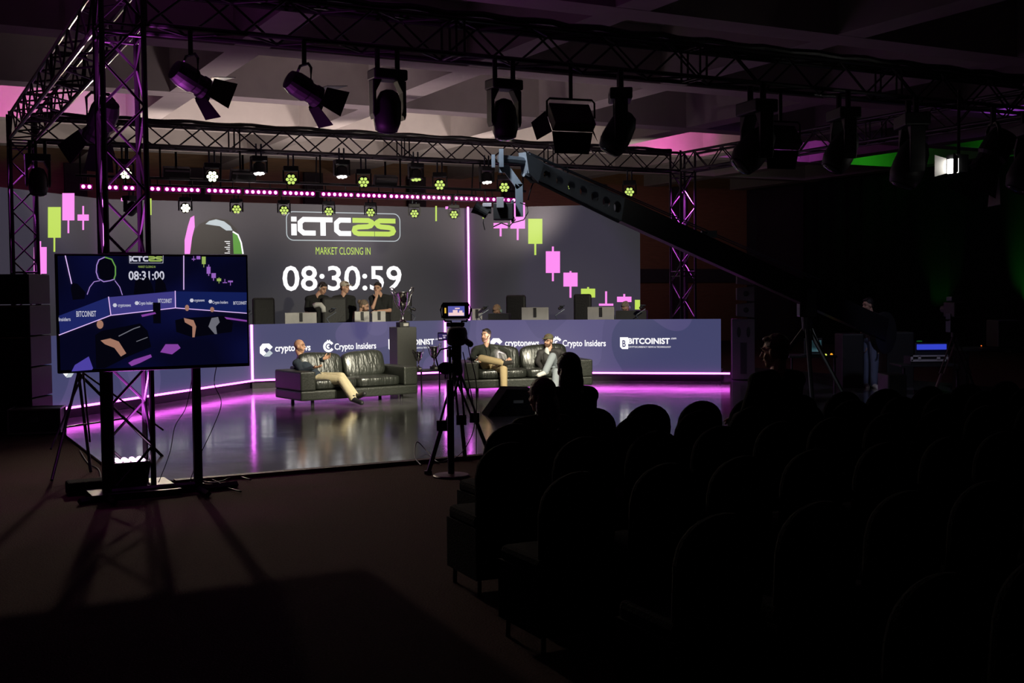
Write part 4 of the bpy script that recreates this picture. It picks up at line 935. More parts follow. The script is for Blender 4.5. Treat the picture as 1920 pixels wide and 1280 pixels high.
jbox('camera_body', 925, 382, 962, 412, .22, 0, BLKP); jbox('battery', 931, 370, 945, 390, .06, -.14, mat('battery_grey', (.22, .22, .24), .5)); jbox('receiver', 904, 383, 921, 400, .08, 0, BLKP)
jbox('gimbal_cage', 958, 376, 964, 416, .18, 0, GRYM)
jbox('top_plate', 905, 381, 922, 388, .09, -.01, mat('plate_light', (.4, .38, .42), .5))
MB().lathe([(.05, 0), (.055, .1), (.07, .16), (.075, .17)], at(914, 402, 13.15), 16, Matrix.Rotation(R(-60), 3, 'Y')).build('lens', BLKP, cm)
MB().path([at(961, 400, 13.1), at(966, 412, 13.1), at(955, 424, 13.1), at(940, 418, 13.1), at(925, 425, 13.1)], .007).path([at(975, 380, 13.1), at(988, 385, 13.1), at(990, 398, 13.1), at(982, 412, 13.1), at(960, 418, 13.1)], .006).path([at(908, 402, 13.1), at(906, 418, 13.1), at(909, 431, 13.1)], .005).build('cables', CAB, cm)
cable('hanging_cable', [at(1034, 322, 13.6), at(1005, 338, 13.5), at(996, 352, 13.5), at(990, 375, 13.5)], 'cable looping down from the crane\'s perforated front section', .008)
MB().lathe([(.34, -.03), (.34, .03)], tail-Zv*.05, 24, side.to_track_quat('Z', 'Y').to_matrix()).lathe([(.30, .04), (.30, .10)], tail-Zv*.05, 24, side.to_track_quat('Z', 'Y').to_matrix()).build('counterweight', BLKP, jb)
MB().box(pv.lerp(hd_, .42)+upj*.2, (.2, .12, .09)).build('control_box', BLKP, jb)
jt = thing('crane_tripod', 'heavy black tripod with pale leg edges carrying the camera crane', 'tripod', (pv.x, pv.y, 0), 0)
MB().box(pv-Zv*.12, (.26, .2, .42)).tube(pv-Zv*.55, pv-Zv*.3, .07, .09).build('head', BLK, jt, bevel=.02)
ja = pv-Zv*.45
for f_ in (onz(1597, 768, .02), Vector((pv.x-.85, pv.y+.25, .02)), Vector((pv.x-.15, pv.y-.95, .02))):
    MB().tube(ja, f_, .035, .028).tube(ja+Vector((.06, 0, 0)), ja.lerp(f_, .6), .014).build('leg', mat('tripod_leg_dark', (.02, .02, .022), .35, .6), jt)
    MB().ell(f_, (.06, .06, .03)).build('foot', BLK, jt)
# ------------------------------------------------------------------ dark right-hand side
cur = mat('curtain_black', (.010, .012, .010), .95, bump=.2, bscale=20, spec=.1)
m = MB(); n_ = 120; vsx = []; fsx = []
for i in range(n_+1):
    v_ = 6+(29.5-6)*i/n_; u_ = WU-.45+.10*math.sin(i*1.9)+.05*math.sin(i*.7)
    vsx += [tuple(UV(u_, v_, .02)), tuple(UV(u_, v_, ZC-.02))]
for i in range(n_): fsx.append((2*i, 2*i+2, 2*i+3, 2*i+1))
c_ = m.add(vsx, fsx).build('curtain', cur, smooth=True); tag(c_, 'long black floor-to-ceiling curtain hanging along the right wall', 'curtain')
for px, zz in ((1724, 0), (1896, 0)):
    d_ = ray(px, 600); t = d_.x/d_.y; y_ = (WU-1.3)/(U.x*t+U.y); P = Vector((t*y_, y_, .05))
    r = thing('green_floor_lamp', 'green uplight on the floor against the black curtain, '+('left' if px < 1800 else 'right')+' of the two', 'lamp', P, TH)
    MB().box((0, 0, .1), (.25, .2, .2)).build('body', BLKP, r, local=True); MB().ell((0, 0, .21), (.08, .08, .02)).build('lens', emis('lens_green', (.1, 1, .15), .06), r, local=True)
    lamp('SPOT', 'green_floor_light', P+Zv*.25, 45 if px < 1800 else 260, (.05, 1, .08), P+U*.9+Zv*2.2, .05, 42, .8)
mt = thing('monitor_desk', 'production table with a blue-lit screen and pale laptop at the right', 'desk', onz(1745, 735, 0), 0)
Ym = 18.6
def rbx(par, name, x0, y0, x1, y1, d, m, Y=Ym, bev=.005):
    a = at(x0, y0, Y); b = at(x1, y1, Y); return MB().box(((a.x+b.x)/2, Y+d/2, (a.z+b.z)/2), (abs(b.x-a.x), d, abs(a.z-b.z))).build(name, m, par, bevel=bev)
rbx(mt, 'tabletop', 1690, 684, 1800, 687, .6, BLKP)
for x in (1695, 1795): 
    p = at(x, 690, Ym+.3); MB().tube((p.x, p.y, 0), (p.x, p.y, p.z), .02).build('leg', BLK, mt)
cn = thing('mixing_console', 'small console with a glowing blue screen strip and pale front edge', 'console', at(1745, 684, Ym+.2), 0)
rbx(cn, 'body', 1708, 668, 1778, 683, .35, BLKP); rbx(cn, 'screen', 1720, 645.5, 1775, 655, .03, emis('console_blue', (.03, .05, .55)), Ym+.3); rbx(cn, 'screen_back', 1716, 643, 1778, 668, .02, BLKP, Ym+.34)
m = MB()
for x0, y0, x1, y1 in ((1708, 666, 1778, 668), (1709, 674, 1777, 677), (1708, 666, 1712, 677), (1722, 667, 1727, 675), (1757, 667, 1763, 675), (1774, 666, 1778, 677)):
    a = at(x0, y0, Ym-.02); b = at(x1, y1, Ym-.02); m.box(((a.x+b.x)/2, Ym-.01, (a.z+b.z)/2), (abs(b.x-a.x), .02, abs(a.z-b.z)))
m.build('pale_edging', mat('console_edge_pale', (.5, .47, .5), .5), cn)
lp = thing('laptop', 'laptop with a faint cyan screen behind the crane tripod', 'laptop', at(1528, 672, 19.4), 0)
rbx(lp, 'display', 1508, 634, 1542, 664, .02, BLKP, 19.4); rbx(lp, 'screen', 1514, 638, 1540, 659, .004, scr_mat('laptop_screen_cyan', (.01, .03, .035), (.03, .09, .11), (.12, .22, .26), .6, False, 6), 19.39)
rbx(lp, 'keyboard', 1508, 664, 1542, 666, .25, BLKP, 19.1)
tb = thing('side_desk', 'dark table under the cyan laptop', 'table', (at(1520, 668, 19.4).x, 19.4, 0), 0)
rbx(tb, 'tabletop', 1480, 667, 1570, 670, .6, BLKP, 19.1)
for x in (1485, 1565): p = at(x, 669, 19.4); MB().tube((p.x, p.y, 0), (p.x, p.y, p.z), .02).build('leg', BLK, tb)
for px, py, Y, s in ((1559, 664.5, 19.3, (1, .35, .02)), (1840, 648, 19.6, (.9, .15, .02)), (1548, 665.5, 19.15, (.7, .8, .1))):
    o = MB().ell(at(px, py, Y), (.022 if px != 1840 else .01, .01, .022 if px != 1840 else .01)).build('indicator_lamp', emis('ind_%d' % px, s, 1.2)); tag(o, {1559: 'small orange indicator glow right of the cyan laptop', 1840: 'tiny red indicator light at the far right', 1548: 'small yellow indicator light on the dark table beside the laptop'}[px], 'indicator light')
t2 = thing('camera_tripod', 'unused camera tripod with one pink-lit leg at the far right', 'tripod', onz(1790, 790, 0), 0)
Y2 = 15.8; a_ = at(1790, 632, Y2)
MB().box(at(1790, 605, Y2), (.18, .18, .25)).tube(at(1790, 632, Y2), at(1790, 605, Y2), .05).tube(at(1740, 600, Y2), at(1785, 600, Y2), .012).build('head', BLK, t2, bevel=.01)
for (fx, fy), mm_ in (((1735, 783), mat('leg_pink_lit', (.22, .12, .16), .4, .5)), ((1850, 785), BLK), ((1800, 760), BLK)):  # pink light on one leg is painted into its colour
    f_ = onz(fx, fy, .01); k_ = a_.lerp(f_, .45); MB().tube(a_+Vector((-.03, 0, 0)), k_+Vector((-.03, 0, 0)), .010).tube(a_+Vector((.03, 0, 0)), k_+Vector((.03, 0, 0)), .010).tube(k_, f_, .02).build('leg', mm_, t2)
c2_ = thing('video_camera', 'dark video camera on the tripod at the far right', 'camera', at(1790, 585, Y2), 0)
MB().box(at(1790, 580, Y2), (.16, .4, .2)).build('camera_body', BLKP, c2_, bevel=.015); MB().tube(at(1790, 580, Y2)+Vector((0, .2, 0)), at(1790, 580, Y2)+Vector((0, .42, 0)), .05).build('lens', BLKP, c2_)
MB().box(at(1786, 560, Y2), (.10, .2, .06)).build('viewfinder', GRYM, c2_, bevel=.01)
for i, (x0, y0, x1, y1, Y, lb) in enumerate(((1572, 625, 1612, 680, 20.6, 'dark equipment case standing left of the man in jeans'), (1655, 622, 1705, 690, 20.6, 'dark equipment case standing right of the man in jeans'), (1860, 600, 1905, 650, 19.5, 'dark monitor on the right table in front of green light'), (1655, 700, 1690, 735, 17.5, 'small dark box on the floor in the right background'))):
    a = at(x0, y0, Y); b = at(x1, y1, Y); bz = 0 if i != 2 else b.z
    o = MB().box(((a.x+b.x)/2, Y, (a.z+bz)/2), (abs(b.x-a.x), .5, a.z-bz)).build('equipment_case' if i != 2 else 'dark_monitor', BLKP, bevel=.02); tag(o, lb, 'case' if i != 2 else 'monitor')
p = at(1880, 651, 19.5); tq = thing('side_desk', 'black table at the far right edge under the dark monitor', 'table', (p.x, 19.5, 0), 0)
MB().box((p.x, 19.5, p.z-.02), (1.6, .7, .04)).build('tabletop', BLKP, tq)
for x in (-.7, .7): MB().box((p.x+x, 19.5, (p.z-.04)/2), (.05, .6, p.z-.04)).build('leg', BLK, tq)
# ------------------------------------------------------------------ people
SKIN = mat('skin_light', (.55, .32, .22), .55, var=.08, bscale=12); SKIN2 = mat('skin_tan', (.50, .27, .17), .5, var=.08, bscale=12)
def remeshed(mb, name, m, parent, vox, sm=2):
    o = mb.build(name, m, parent)
    r = o.modifiers.new('r', 'REMESH'); r.mode = 'VOXEL'; r.voxel_size = vox; r.use_smooth_shade = True
    if sm: s = o.modifiers.new('s', 'SMOOTH'); s.iterations = sm; s.factor = .5
    bpy.context.view_layer.update()
    me = bpy.data.meshes.new_from_object(o.evaluated_get(bpy.context.evaluated_depsgraph_get()))
    me.materials.clear(); me.materials.append(m)
    for p in me.polygons: p.use_smooth = True
    old = o.data; o.modifiers.clear(); o.data = me; bpy.data.meshes.remove(old); me.name = name
    return o
def frame(f, up=Zv):
    f = Vector(f).normalized(); x = f.cross(up).normalized(); z = x.cross(f).normalized()
    return Matrix((x, f, z)).transposed()
def hand(mb, w, d, n, side, curl=.5, k=1.0):
    # w wrist, d direction, n palm normal, side = vector towards the thumb
    d = Vector(d).normalized(); n = Vector(n); n = (n-d*n.dot(d)).normalized(); sd = d.cross(n).normalized()
    if sd.dot(Vector(side)) < 0: sd = -sd
    for q in (-.022, 0, .022): mb.cap(w+sd*q*.7*k, w+d*.075*k+sd*q*k*1.15, .016*k, .0135*k, 8)
    for i, (q, L) in enumerate(((.032, .070), (.011, .080), (-.011, .074), (-.031, .058))):
        b = w+d*.085*k+sd*q*k; fan = (d+sd*q*3).normalized()
        c1 = (fan*math.cos(curl*.8)+n*math.sin(curl*.8)); c2 = (fan*math.cos(curl*1.9)+n*math.sin(curl*1.9)); c3 = (fan*math.cos(curl*2.8)+n*math.sin(curl*2.8))
        p1 = b+c1*L*.45*k; p2 = p1+c2*L*.32*k; p3 = p2+c3*L*.23*k
        mb.cap(b, p1, .0095*k, .0088*k, 8).cap(p1, p2, .0088*k, .008*k, 8).cap(p2, p3, .008*k, .007*k, 8)
    t0 = w+d*.02*k+sd*.026*k; t1 = t0+(d*.6+sd*.75+n*.2).normalized()*.042*k; t2 = t1+(d*.9+sd*.35+n*.3).normalized()*.032*k
    mb.cap(t0, t1, .013*k, .010*k, 8).cap(t1, t2, .010*k, .008*k, 8)
def person(name, label, J, top, bot, skin=SKIN, sleeve=1.0, hair=None, hairm=None, shoe=None, vox=.011, k=1.0, wide=1.0, extras=(), hands=None, group=None, rootz=None):
    """J: world joints. head, hf (face direction), neck, chest, pel, shL, shR, elL, elR, wrL, wrR, hipL.. knL anL toL ..."""
    g = {a: Vector(b) for a, b in J.items()}
    mn = min(v.z for a, v in g.items() if a not in ('hf',))
    base = Vector((g['pel'].x, g['pel'].y, (rootz if rootz is not None else max(0, mn-.08))))
    r = thing(name, label, 'person', base, 0, group)
    mb = MB(); F = frame(g['hf']); h = g['head']; hs = k
    def hp(x, y, z): return h + F @ (Vector((x, y, z))*hs)
    # head
    mb.ell(hp(0, -.012, .025), (.074*hs, .092*hs, .092*hs), F); mb.ell(hp(0, .018, -.045), (.056*hs, .066*hs, .068*hs), F); mb.ell(hp(0, .045, -.085), (.034*hs, .034*hs, .028*hs), F, 12, 8)
    mb.cap(hp(0, .078, .018), hp(0, .102, -.022), .010*hs, .014*hs, 8)
    for s in (-1, 1): mb.ell(hp(s*.076, -.005, -.005), (.010*hs, .022*hs, .032*hs), F, 10, 8); mb.cap(hp(s*.045, .066, .032), hp(s*.015, .078, .034), .011*hs, .011*hs, 8); mb.ell(hp(s*.038, .052, -.03), (.022*hs, .022*hs, .022*hs), F, 10, 8)
    mb.cap(hp(-.02, .082, -.055), hp(.02, .082, -.055), .007*hs, .007*hs, 8)
    mb.cap(g['neck']-Zv*.02, hp(0, -.03, -.07), .058*k, .052*k)
    # trunk
    def trunk(m, e, lo=0.0):
        sh = (g['shL']+g['shR'])/2; 
        for s in ('L', 'R'):
            S = g['sh'+s].lerp(sh, .35); Hh = g['pel'].lerp(g['hip'+s], .9)
            C = g['chest'].lerp(g['sh'+s], .38)
            m.cap(S-Zv*.03, C, (.062+e)*k*wide, (.098+e)*k*wide); m.cap(C, Hh, (.098+e)*k*wide, (.092+e)*k*wide)
            m.cap(g['neck'].lerp(g['sh'+s], .25)-Zv*.02, g['sh'+s], (.048+e)*k, (.055+e)*k)
        m.cap(g['chest'], g['pel'], (.10+e)*k*wide, (.10+e)*k*wide)
    trunk(mb, 0)
    for s in ('L', 'R'):
        mb.cap(g['sh'+s], g['el'+s], .048*k, .037*k); mb.cap(g['el'+s], g['wr'+s], .038*k, .025*k)
        if 'kn'+s in g:
            mb.cap(g['hip'+s], g['kn'+s], .080*k, .054*k); mb.cap(g['kn'+s], g['an'+s], .052*k, .034*k); mb.cap(g['an'+s], g['an'+s].lerp(g['to'+s], .6), .036*k, .024*k)
        if hands and s in hands:
            d, n, sd, cu = hands[s]; hand(mb, g['wr'+s], d, n, sd, cu, k)
        else:
            d = (g['wr'+s]-g['el'+s]).normalized(); hand(mb, g['wr'+s], d, Vector((0, 0, -1)) if abs(d.z) < .8 else g['hf'], g['hf'], .4, k)
    body = remeshed(mb, 'body', skin, r, vox*.75, 1)
    # clothes
    if top:
        m = MB(); trunk(m, .017)
        for s in ('L', 'R'):
            m.cap(g['sh'+s], g['el'+s].lerp(g['sh'+s], 0 if sleeve > .5 else 1-sleeve*2), .060*k, (.050 if sleeve > .5 else .060)*k)
            if sleeve > .5: m.cap(g['el'+s], g['el'+s].lerp(g['wr'+s], (sleeve-.5)*2*.93), .050*k, .038*k)
        remeshed(m, 'shirt', top, r, vox, 2)
    if bot and 'knL' in g:
        m = MB(); m.cap(g['hipL'], g['hipR'], .105*k, .105*k)
        for s in ('L', 'R'):
            m.cap(g['hip'+s], g['kn'+s], .098*k, .074*k); m.cap(g['kn'+s], g['kn'+s].lerp(g['an'+s], .97), .074*k, .062*k)
        remeshed(m, 'trousers', bot, r, vox, 2)
    if 'knL' in g:
        for s in ('L', 'R'):
            m = MB(); a, t = g['an'+s], g['to'+s]; d = (t-a); d.normalize()
            m.cap(a-d*.035-Zv*.015, t-d*.0, .046*k, .040*k); m.cap(a+Zv*.02, a, .045*k, .045*k)
            remeshed(m, 'shoe', shoe or BLKP, r, .009, 1)
    # face
    m = MB()
    for s in (-1, 1): m.ell(hp(s*.030, .074, .012), (.011*hs, .008*hs, .006*hs), F, 8, 6)
    m.build('eyes', mat('eye_dark', (.02, .015, .012), .2), body, smooth=True)
    m = MB()
    for s in (-1, 1): m.cap(hp(s*.048, .074, .037), hp(s*.014, .089, .038), .0055*hs, .0055*hs, 6)
    m.build('eyebrows', hairm or mat('brow_brown', (.05, .03, .02), .8), body, smooth=True)
    m = MB(); m.cap(hp(-.018, .088, -.056), hp(.018, .088, -.056), .0048*hs, .0048*hs, 6).build('lips', mat('lips', (.38, .14, .12), .5), body, smooth=True)
    if hair == 'short':
        m = MB(); m.ell(hp(0, -.028, .048), (.082*hs, .092*hs, .085*hs), F); m.ell(hp(0, .03, .10), (.058*hs, .05*hs, .022*hs), F); m.ell(hp(0, -.06, -.01), (.068*hs, .045*hs, .06*hs), F)
        for i in range(26):
            a = random.uniform(0, 6.28); b = random.uniform(.1, 1.3); m.ell(hp(.07*math.cos(a)*math.sin(b), -.028+.08*math.sin(a)*math.sin(b), .05+.078*math.cos(b)), (.016*hs, .016*hs, .012*hs), F, 6, 5)
        remeshed(m, 'hair', hairm, r, .008, 1)
    if hair == 'long':
        m = MB(); m.ell(hp(0, -.025, .04), (.092*hs, .102*hs, .092*hs), F); m.ell(hp(0, -.055, -.10), (.105*hs, .07*hs, .17*hs), F); m.ell(hp(0, -.07, -.24), (.12*hs, .06*hs, .14*hs), F)
        for i in range(30):
            x = random.uniform(-.10, .10); m.cap(hp(x*.8, -.10+abs(x)*.4, random.uniform(-.05, .05)), hp(x*1.15+random.uniform(-.015, .015), -.10+abs(x)*.3, -.36+random.uniform(-.04, .05)), .016*hs, .009*hs, 6)
        remeshed(m, 'hair', hairm, r, .010, 1)
    if hair == 'bun':
        m = MB(); m.ell(hp(0, -.025, .045), (.081*hs, .095*hs, .086*hs), F); m.ell(hp(0, -.125, .05), (.042*hs, .042*hs, .045*hs), F); m.ell(hp(0, -.06, 0), (.07*hs, .05*hs, .06*hs), F)
        remeshed(m, 'hair', hairm, r, .008, 1)
    for e in extras:
        if e[0] == 'cap':
            m = MB(); m.ell(hp(0, -.02, .062), (.087*hs, .104*hs, .078*hs), F); m.ell(hp(0, .105 if len(e) < 3 else -.10, .058), (.062*hs, .075*hs, .012*hs), F)
            remeshed(m, 'cap', e[1], r, .007, 1)
        if e[0] == 'glasses':
            m = MB()
            for s in (-1, 1):
                P = [hp(s*.034+.024*math.cos(R(45*i)), .098, .012+.018*math.sin(R(45*i))) for i in range(9)]; m.path(P, .0035, 6); m.tube(hp(s*.058, .096, .018), hp(s*.080, .0, .012), .003)
            m.tube(hp(-.012, .1, .014), hp(.012, .1, .014), .003); m.build('glasses', BLKP, r)
        if e[0] == 'beard':
            m = MB(); m.ell(hp(0, .030, -.072), (.056*hs, .066*hs, .048*hs), F); m.ell(hp(0, .058, -.095), (.036*hs, .036*hs, .030*hs), F)
            for s in (-1, 1): m.cap(hp(s*.066, .012, -.01), hp(s*.054, .035, -.06), .013*hs, .016*hs, 8)
            m.cap(hp(-.03, .088, -.042), hp(.03, .088, -.042), .008*hs, .008*hs, 6)
            remeshed(m, 'beard', e[1], r, .007, 1)
        if e[0] == 'headset':
            P = [hp(.086*math.cos(R(a)), -.005, .015+.105*math.sin(R(a))) for a in range(0, 181, 20)]; m = MB(); m.path(P, .007)
            for s in (-1, 1): m.ell(hp(s*.088, -.003, 0), (.018*hs, .034*hs, .04*hs), F, 12, 8)
            m.build('headphones', e[1], r, smooth=True)
        if e[0] == 'headmic':
            m = MB(); m.path([hp(.078, -.01, -.01), hp(.072, .04, -.045), hp(.045, .085, -.06)], .0035); m.build('headset_microphone', BLKP, r)
        if e[0] == 'tee':
            m = MB(); q = g['neck'].lerp(g['chest'], .3)+Vector(g['hf']).normalized()*.085; m.ell(q, (.05, .03, .10), F, 10, 8); m.build('undershirt', e[1], r, smooth=True)
        if e[0] == 'lanyard':
            f = Vector((0, -1, 0)); m = MB(); m.path([g['neck']+Vector((-.05, -.02, .03)), g['chest']+Vector((-.03, -.15, .05)), g['chest']+Vector((0.01, -.17, -.09))], .006); m.path([g['neck']+Vector((.05, -.02, .03)), g['chest']+Vector((.04, -.15, .05)), g['chest']+Vector((0.01, -.17, -.09))], .006); m.build('lanyard', BLKP, r)
    return r
NAVY = mat('knit_navy', (.020, .030, .045), .9, bump=.3, bscale=120); KHA = mat('cloth_khaki', (.50, .42, .27), .85, bump=.25, bscale=18, var=.1); KHA2 = mat('cloth_tan', (.46, .35, .19), .85, bump=.25, bscale=18, var=.1)
BT_ = mat('cloth_black_tee', (.012, .013, .012), .9, bump=.3, bscale=40); DG = mat('cloth_dark_green_black', (.022, .026, .020), .9, bump=.3, bscale=30)
JKT = mat('jacket_black', (.020, .018, .018), .7, bump=.4, bscale=18); JEA = mat('jeans_pale', (.24, .27, .30), .9, bump=.2, bscale=60); JEB = mat('jeans_blue', (.16, .19, .30), .9, bump=.2, bscale=60)
HDK = mat('hair_dark', (.018, .012, .010), .6, bump=.5, bscale=60); HBR = mat('hair_brown', (.10, .06, .035), .6, bump=.5, bscale=60); HBL = mat('hair_ash_blond', (.17, .125, .085), .6, bump=.6, bscale=60)
HAU = mat('hair_auburn', (.10, .035, .02), .6, bump=.5, bscale=60)
CAPB = mat('cap_beige', (.45, .40, .32), .85, bump=.2, bscale=80); CAPC = mat('cap_camouflage', (.10, .09, .05), .9, var=.6, bscale=30); WSH = mat('shoe_white', (.6, .58, .55), .7); BRD = mat('beard_brown', (.10, .05, .03), .8, bump=.4, bscale=80)
GRH = mat('hoodie_grey', (.10, .12, .15), .9, bump=.3, bscale=40)
a_ = at
# bald man, left sofa
Y = 18.75
person('person', 'bald man in navy sweater and khaki trousers gesturing on the left sofa', dict(
    head=a_(562, 649, Y+.1), hf=(1, -.25, -.02), neck=a_(567, 672, Y+.1), chest=a_(577, 690, Y+.05), pel=a_(592, 708, Y-.0),
    shR=a_(556, 681, Y-.12), shL=a_(578, 677, Y+.28), elR=a_(566, 697, Y-.32), elL=a_(588, 682, Y+.25), wrR=a_(588, 689, Y-.42), wrL=a_(607, 672, Y+.05),
    hipR=a_(597, 711, Y-.14), hipL=a_(600, 708, Y+.08), knR=a_(640, 712, Y-.42), knL=a_(640, 706, Y-.22), anR=a_(662, 747, Y-.72), anL=a_(668, 744, Y-.55), toR=a_(678, 755, Y-.85), toL=a_(683, 738, Y-.70)),
    NAVY, KHA, SKIN2, 1.0, None, mat('brow_brown', (.05, .03, .02), .8), None, k=.95,
    hands=dict(R=((.9, -.25, .12), (0, .3, 1), (0, -.2, 1), .25), L=((.9, -.2, .3), (0, -.6, .5), (0, 0, 1), .35)), extras=(('headmic',),), rootz=SZ)
# dark-haired man, right sofa
Y = 20.62
person('person', 'dark-haired man in black sweater, ankle on knee, left on the right sofa', dict(
    head=a_(911, 629, Y), hf=(-.55, -.8, .02), neck=a_(912, 647, Y), chest=a_(917, 665, Y-.02), pel=a_(920, 688, Y),
    shR=a_(894, 655, Y-.02), shL=a_(934, 653, Y+.05), elR=a_(886, 670, Y-.1), elL=a_(953, 661, Y-.15), wrR=a_(896, 673, Y-.3), wrL=a_(955, 672, Y-.42),
    hipR=a_(914, 690, Y-.08), hipL=a_(926, 690, Y-.05), knR=a_(903, 672, Y-.38), anR=a_(943, 680, Y-.58), toR=a_(960, 679, Y-.66), knL=a_(944, 691, Y-.55), anL=a_(945, 727, Y-.66), toL=a_(938, 738, Y-.80)),
    DG, KHA2, SKIN, 1.0, 'short', HDK, mat('shoe_dark', (.03, .028, .026), .7), k=.95, extras=(('lanyard',), ('beard', mat('stubble', (.16, .085, .055), .8))), rootz=SZ)
# capped man
Y = 20.95
person('person', 'bearded man in a camouflage cap, glasses and black jacket on the right sofa', dict(
    head=a_(1028, 639, Y), hf=(-.55, -.8, -.05), neck=a_(1030, 655, Y), chest=a_(1031, 672, Y-.02), pel=a_(1034, 694, Y),
    shR=a_(1013, 662, Y-.02), shL=a_(1049, 659, Y+.02), elR=a_(1008, 678, Y-.15), elL=a_(1064, 668, Y-.08), wrR=a_(1018, 692, Y-.35), wrL=a_(1077, 670, Y-.25),
    hipR=a_(1028, 696, Y-.08), hipL=a_(1040, 696, Y-.05), knR=a_(1043, 697, Y-.5), anR=a_(1040, 733, Y-.6), toR=a_(1034, 742, Y-.75), knL=a_(1036, 668, Y-.45), anL=a_(1022, 697, Y-.62), toL=a_(1010, 703, Y-.72)),
    JKT, JEA, SKIN, 1.0, 'short', HBR, WSH, k=.95, extras=(('cap', CAPC), ('glasses',), ('beard', BRD), ('tee', mat('tee_white', (.6, .62, .6), .8))), rootz=SZ)
# standing people behind the desk
def standing(px, py, Y, hf, label, top, hair, hm, extras=(), neck=(0, 13), sh=(17, 17), arm=None, skin=SKIN, k=1.0, sleeve=.36, bot=None, hands=None, shoe=None, fz=.19, yaw=0):
    h = a_(px, py, Y); n = a_(px+neck[0], py+neck[1], Y); s = math.sin(yaw); c = math.cos(yaw)
    side = Vector((c, s, 0)); base = Vector((n.x, n.y, 0)); top_z = n.z
    shL = Vector((n.x, n.y, top_z-.07))+side*.18*k; shR = Vector((n.x, n.y, top_z-.07))-side*.18*k
    pz = fz+.93*k; J = dict(head=h, hf=hf, neck=n, chest=Vector((n.x, n.y, n.z-.24)), pel=Vector((n.x, n.y+.02, pz)), shL=shL, shR=shR,
        elL=shL+side*.04-Zv*.28, elR=shR-side*.04-Zv*.28, wrL=shL+side*.02-Zv*.50+Vector((0, -.12, 0)), wrR=shR-side*.02-Zv*.50+Vector((0, -.12, 0)))
    for q, sg in (('L', 1), ('R', -1)):
        b = base+side*.09*sg; J['hip'+q] = Vector((b.x, b.y, pz-.02)); J['kn'+q] = Vector((b.x+side.x*.02*sg, b.y-.03, fz+.49*k)); J['an'+q] = Vector((b.x+side.x*.03*sg, b.y+.02, fz+.09)); J['to'+q] = J['an'+q]+Vector((.02*sg, -.17, -.045))
    if arm: J.update(arm)
    return person('person', label, J, top, bot or mat('trousers_black', (.014, .014, .016), .9), skin, sleeve, hair, hm, shoe, k=k, extras=extras, hands=hands, rootz=fz)
standing(605, 541, 23.6, (.75, -.6, -.45), 'man in black T-shirt and headphones looking down, leftmost behind the desk', BT_, 'short', HDK, (('headset', mat('headphone_grey', (.35, .35, .36), .4)),), neck=(-10, 13), yaw=.2)
standing(647, 539, 24.0, (.85, -.5, -.05), 'standing man in a beige cap and black T-shirt behind the desk', BT_, 'short', HBR, (('cap', CAPB),), neck=(-3, 15), yaw=.15)
Y = 24.0
standing(708, 541, Y, (-.15, -1, -.15), 'man in a black T-shirt holding his hand over his mouth behind the desk', BT_, 'short', HDK, (), neck=(6, 12), yaw=.1,
    arm=dict(elR=a_(699, 577, Y-.25), wrR=a_(706, 557, Y-.20), elL=a_(731, 582, Y-.1), wrL=a_(709, 583, Y-.3)), hands=dict(R=((.02, .25, 1), (.2, 1, 0), (-1, 0, 0), .3), L=((-1, -.1, .02), (0, 0, -1), (0, -1, 0), .4)))
def seated(px, py, Y, hf, label, top, hair, hm, fwd, extras=(), lean=.0, skin=SKIN, k=1.0, sleeve=1.0, name='person', zf=0.0, group=None, neck=None, bot=None):
    h = a_(px, py, Y); f = Vector(fwd).normalized(); s = Vector((f.y, -f.x, 0))        # s = to the person's right
    n = h-f*(.03+lean*.1)-Zv*.15*k if neck is None else Vector(neck); pelz = max(zf+.57, n.z-.56*k)
    pel = Vector((n.x, n.y, pelz))-f*(.06+lean*.35); sh = n-Zv*.06
    J = dict(head=h, hf=hf, neck=n, chest=n.lerp(pel, .42), pel=pel, shR=sh+s*.18*k, shL=sh-s*.18*k)
    for q, sg in (('R', 1), ('L', -1)):
        J['el'+q] = J['sh'+q]+s*sg*.05-Zv*.27+f*.08; J['wr'+q] = J['el'+q]+f*.22-s*sg*.08-Zv*.04
        J['hip'+q] = pel+s*sg*.09; J['kn'+q] = Vector((pel.x, pel.y, zf+.53))+s*sg*.13+f*.44; J['an'+q] = Vector((pel.x, pel.y, zf+.09))+s*sg*.13+f*.46; J['to'+q] = J['an'+q]+f*.17-Zv*.04
    return person(name, label, J, top, bot or mat('trousers_black', (.014, .014, .016), .9), skin, sleeve, hair, hm, None, k=k, extras=extras, rootz=zf, group=group)
seated(683, 574, 23.4, (.9, -.2, -.35), 'seated man with a hair bun and beard leaning in profile behind the desk', GRH, 'bun', HBL, (.9, -.25, 0), (('beard', BRD),), .4, zf=.19)
seated(932, 583, 24.3, (-.3, -.7, -.7), 'seated person behind the desk, only a sandy-haired head showing above the monitors', GRH, 'short', mat('hair_sandy', (.42, .27, .17), .7, bump=.5, bscale=40), (-.2, -1, 0), (('headset', mat('headphone_mint', (.35, .5, .45), .5)),), .2, zf=.19)
seated(1173, 577, 24.3, (-.3, -.7, -.6), 'seated person with curly hair and lavender headphones at the desk\'s right end', GRH, 'short', mat('hair_curly_streaked', (.30, .27, .18), .8, bump=.8, bscale=30, var=.8), (-.2, -1, 0), (('headset', mat('headphone_lavender', (.35, .35, .55), .5)),), .2, zf=.19)
# crane operator
standing(1627, 572, 20.4, (-.9, -.3, -.15), 'man in dark T-shirt, blue jeans and white shoes behind the crane', mat('cloth_maroon_tee', (.04, .018, .025), .9), 'short', HDK, (), neck=(5, 14), k=.97, bot=JEB, shoe=WSH, fz=0.0, yaw=-1.2, sleeve=.36)
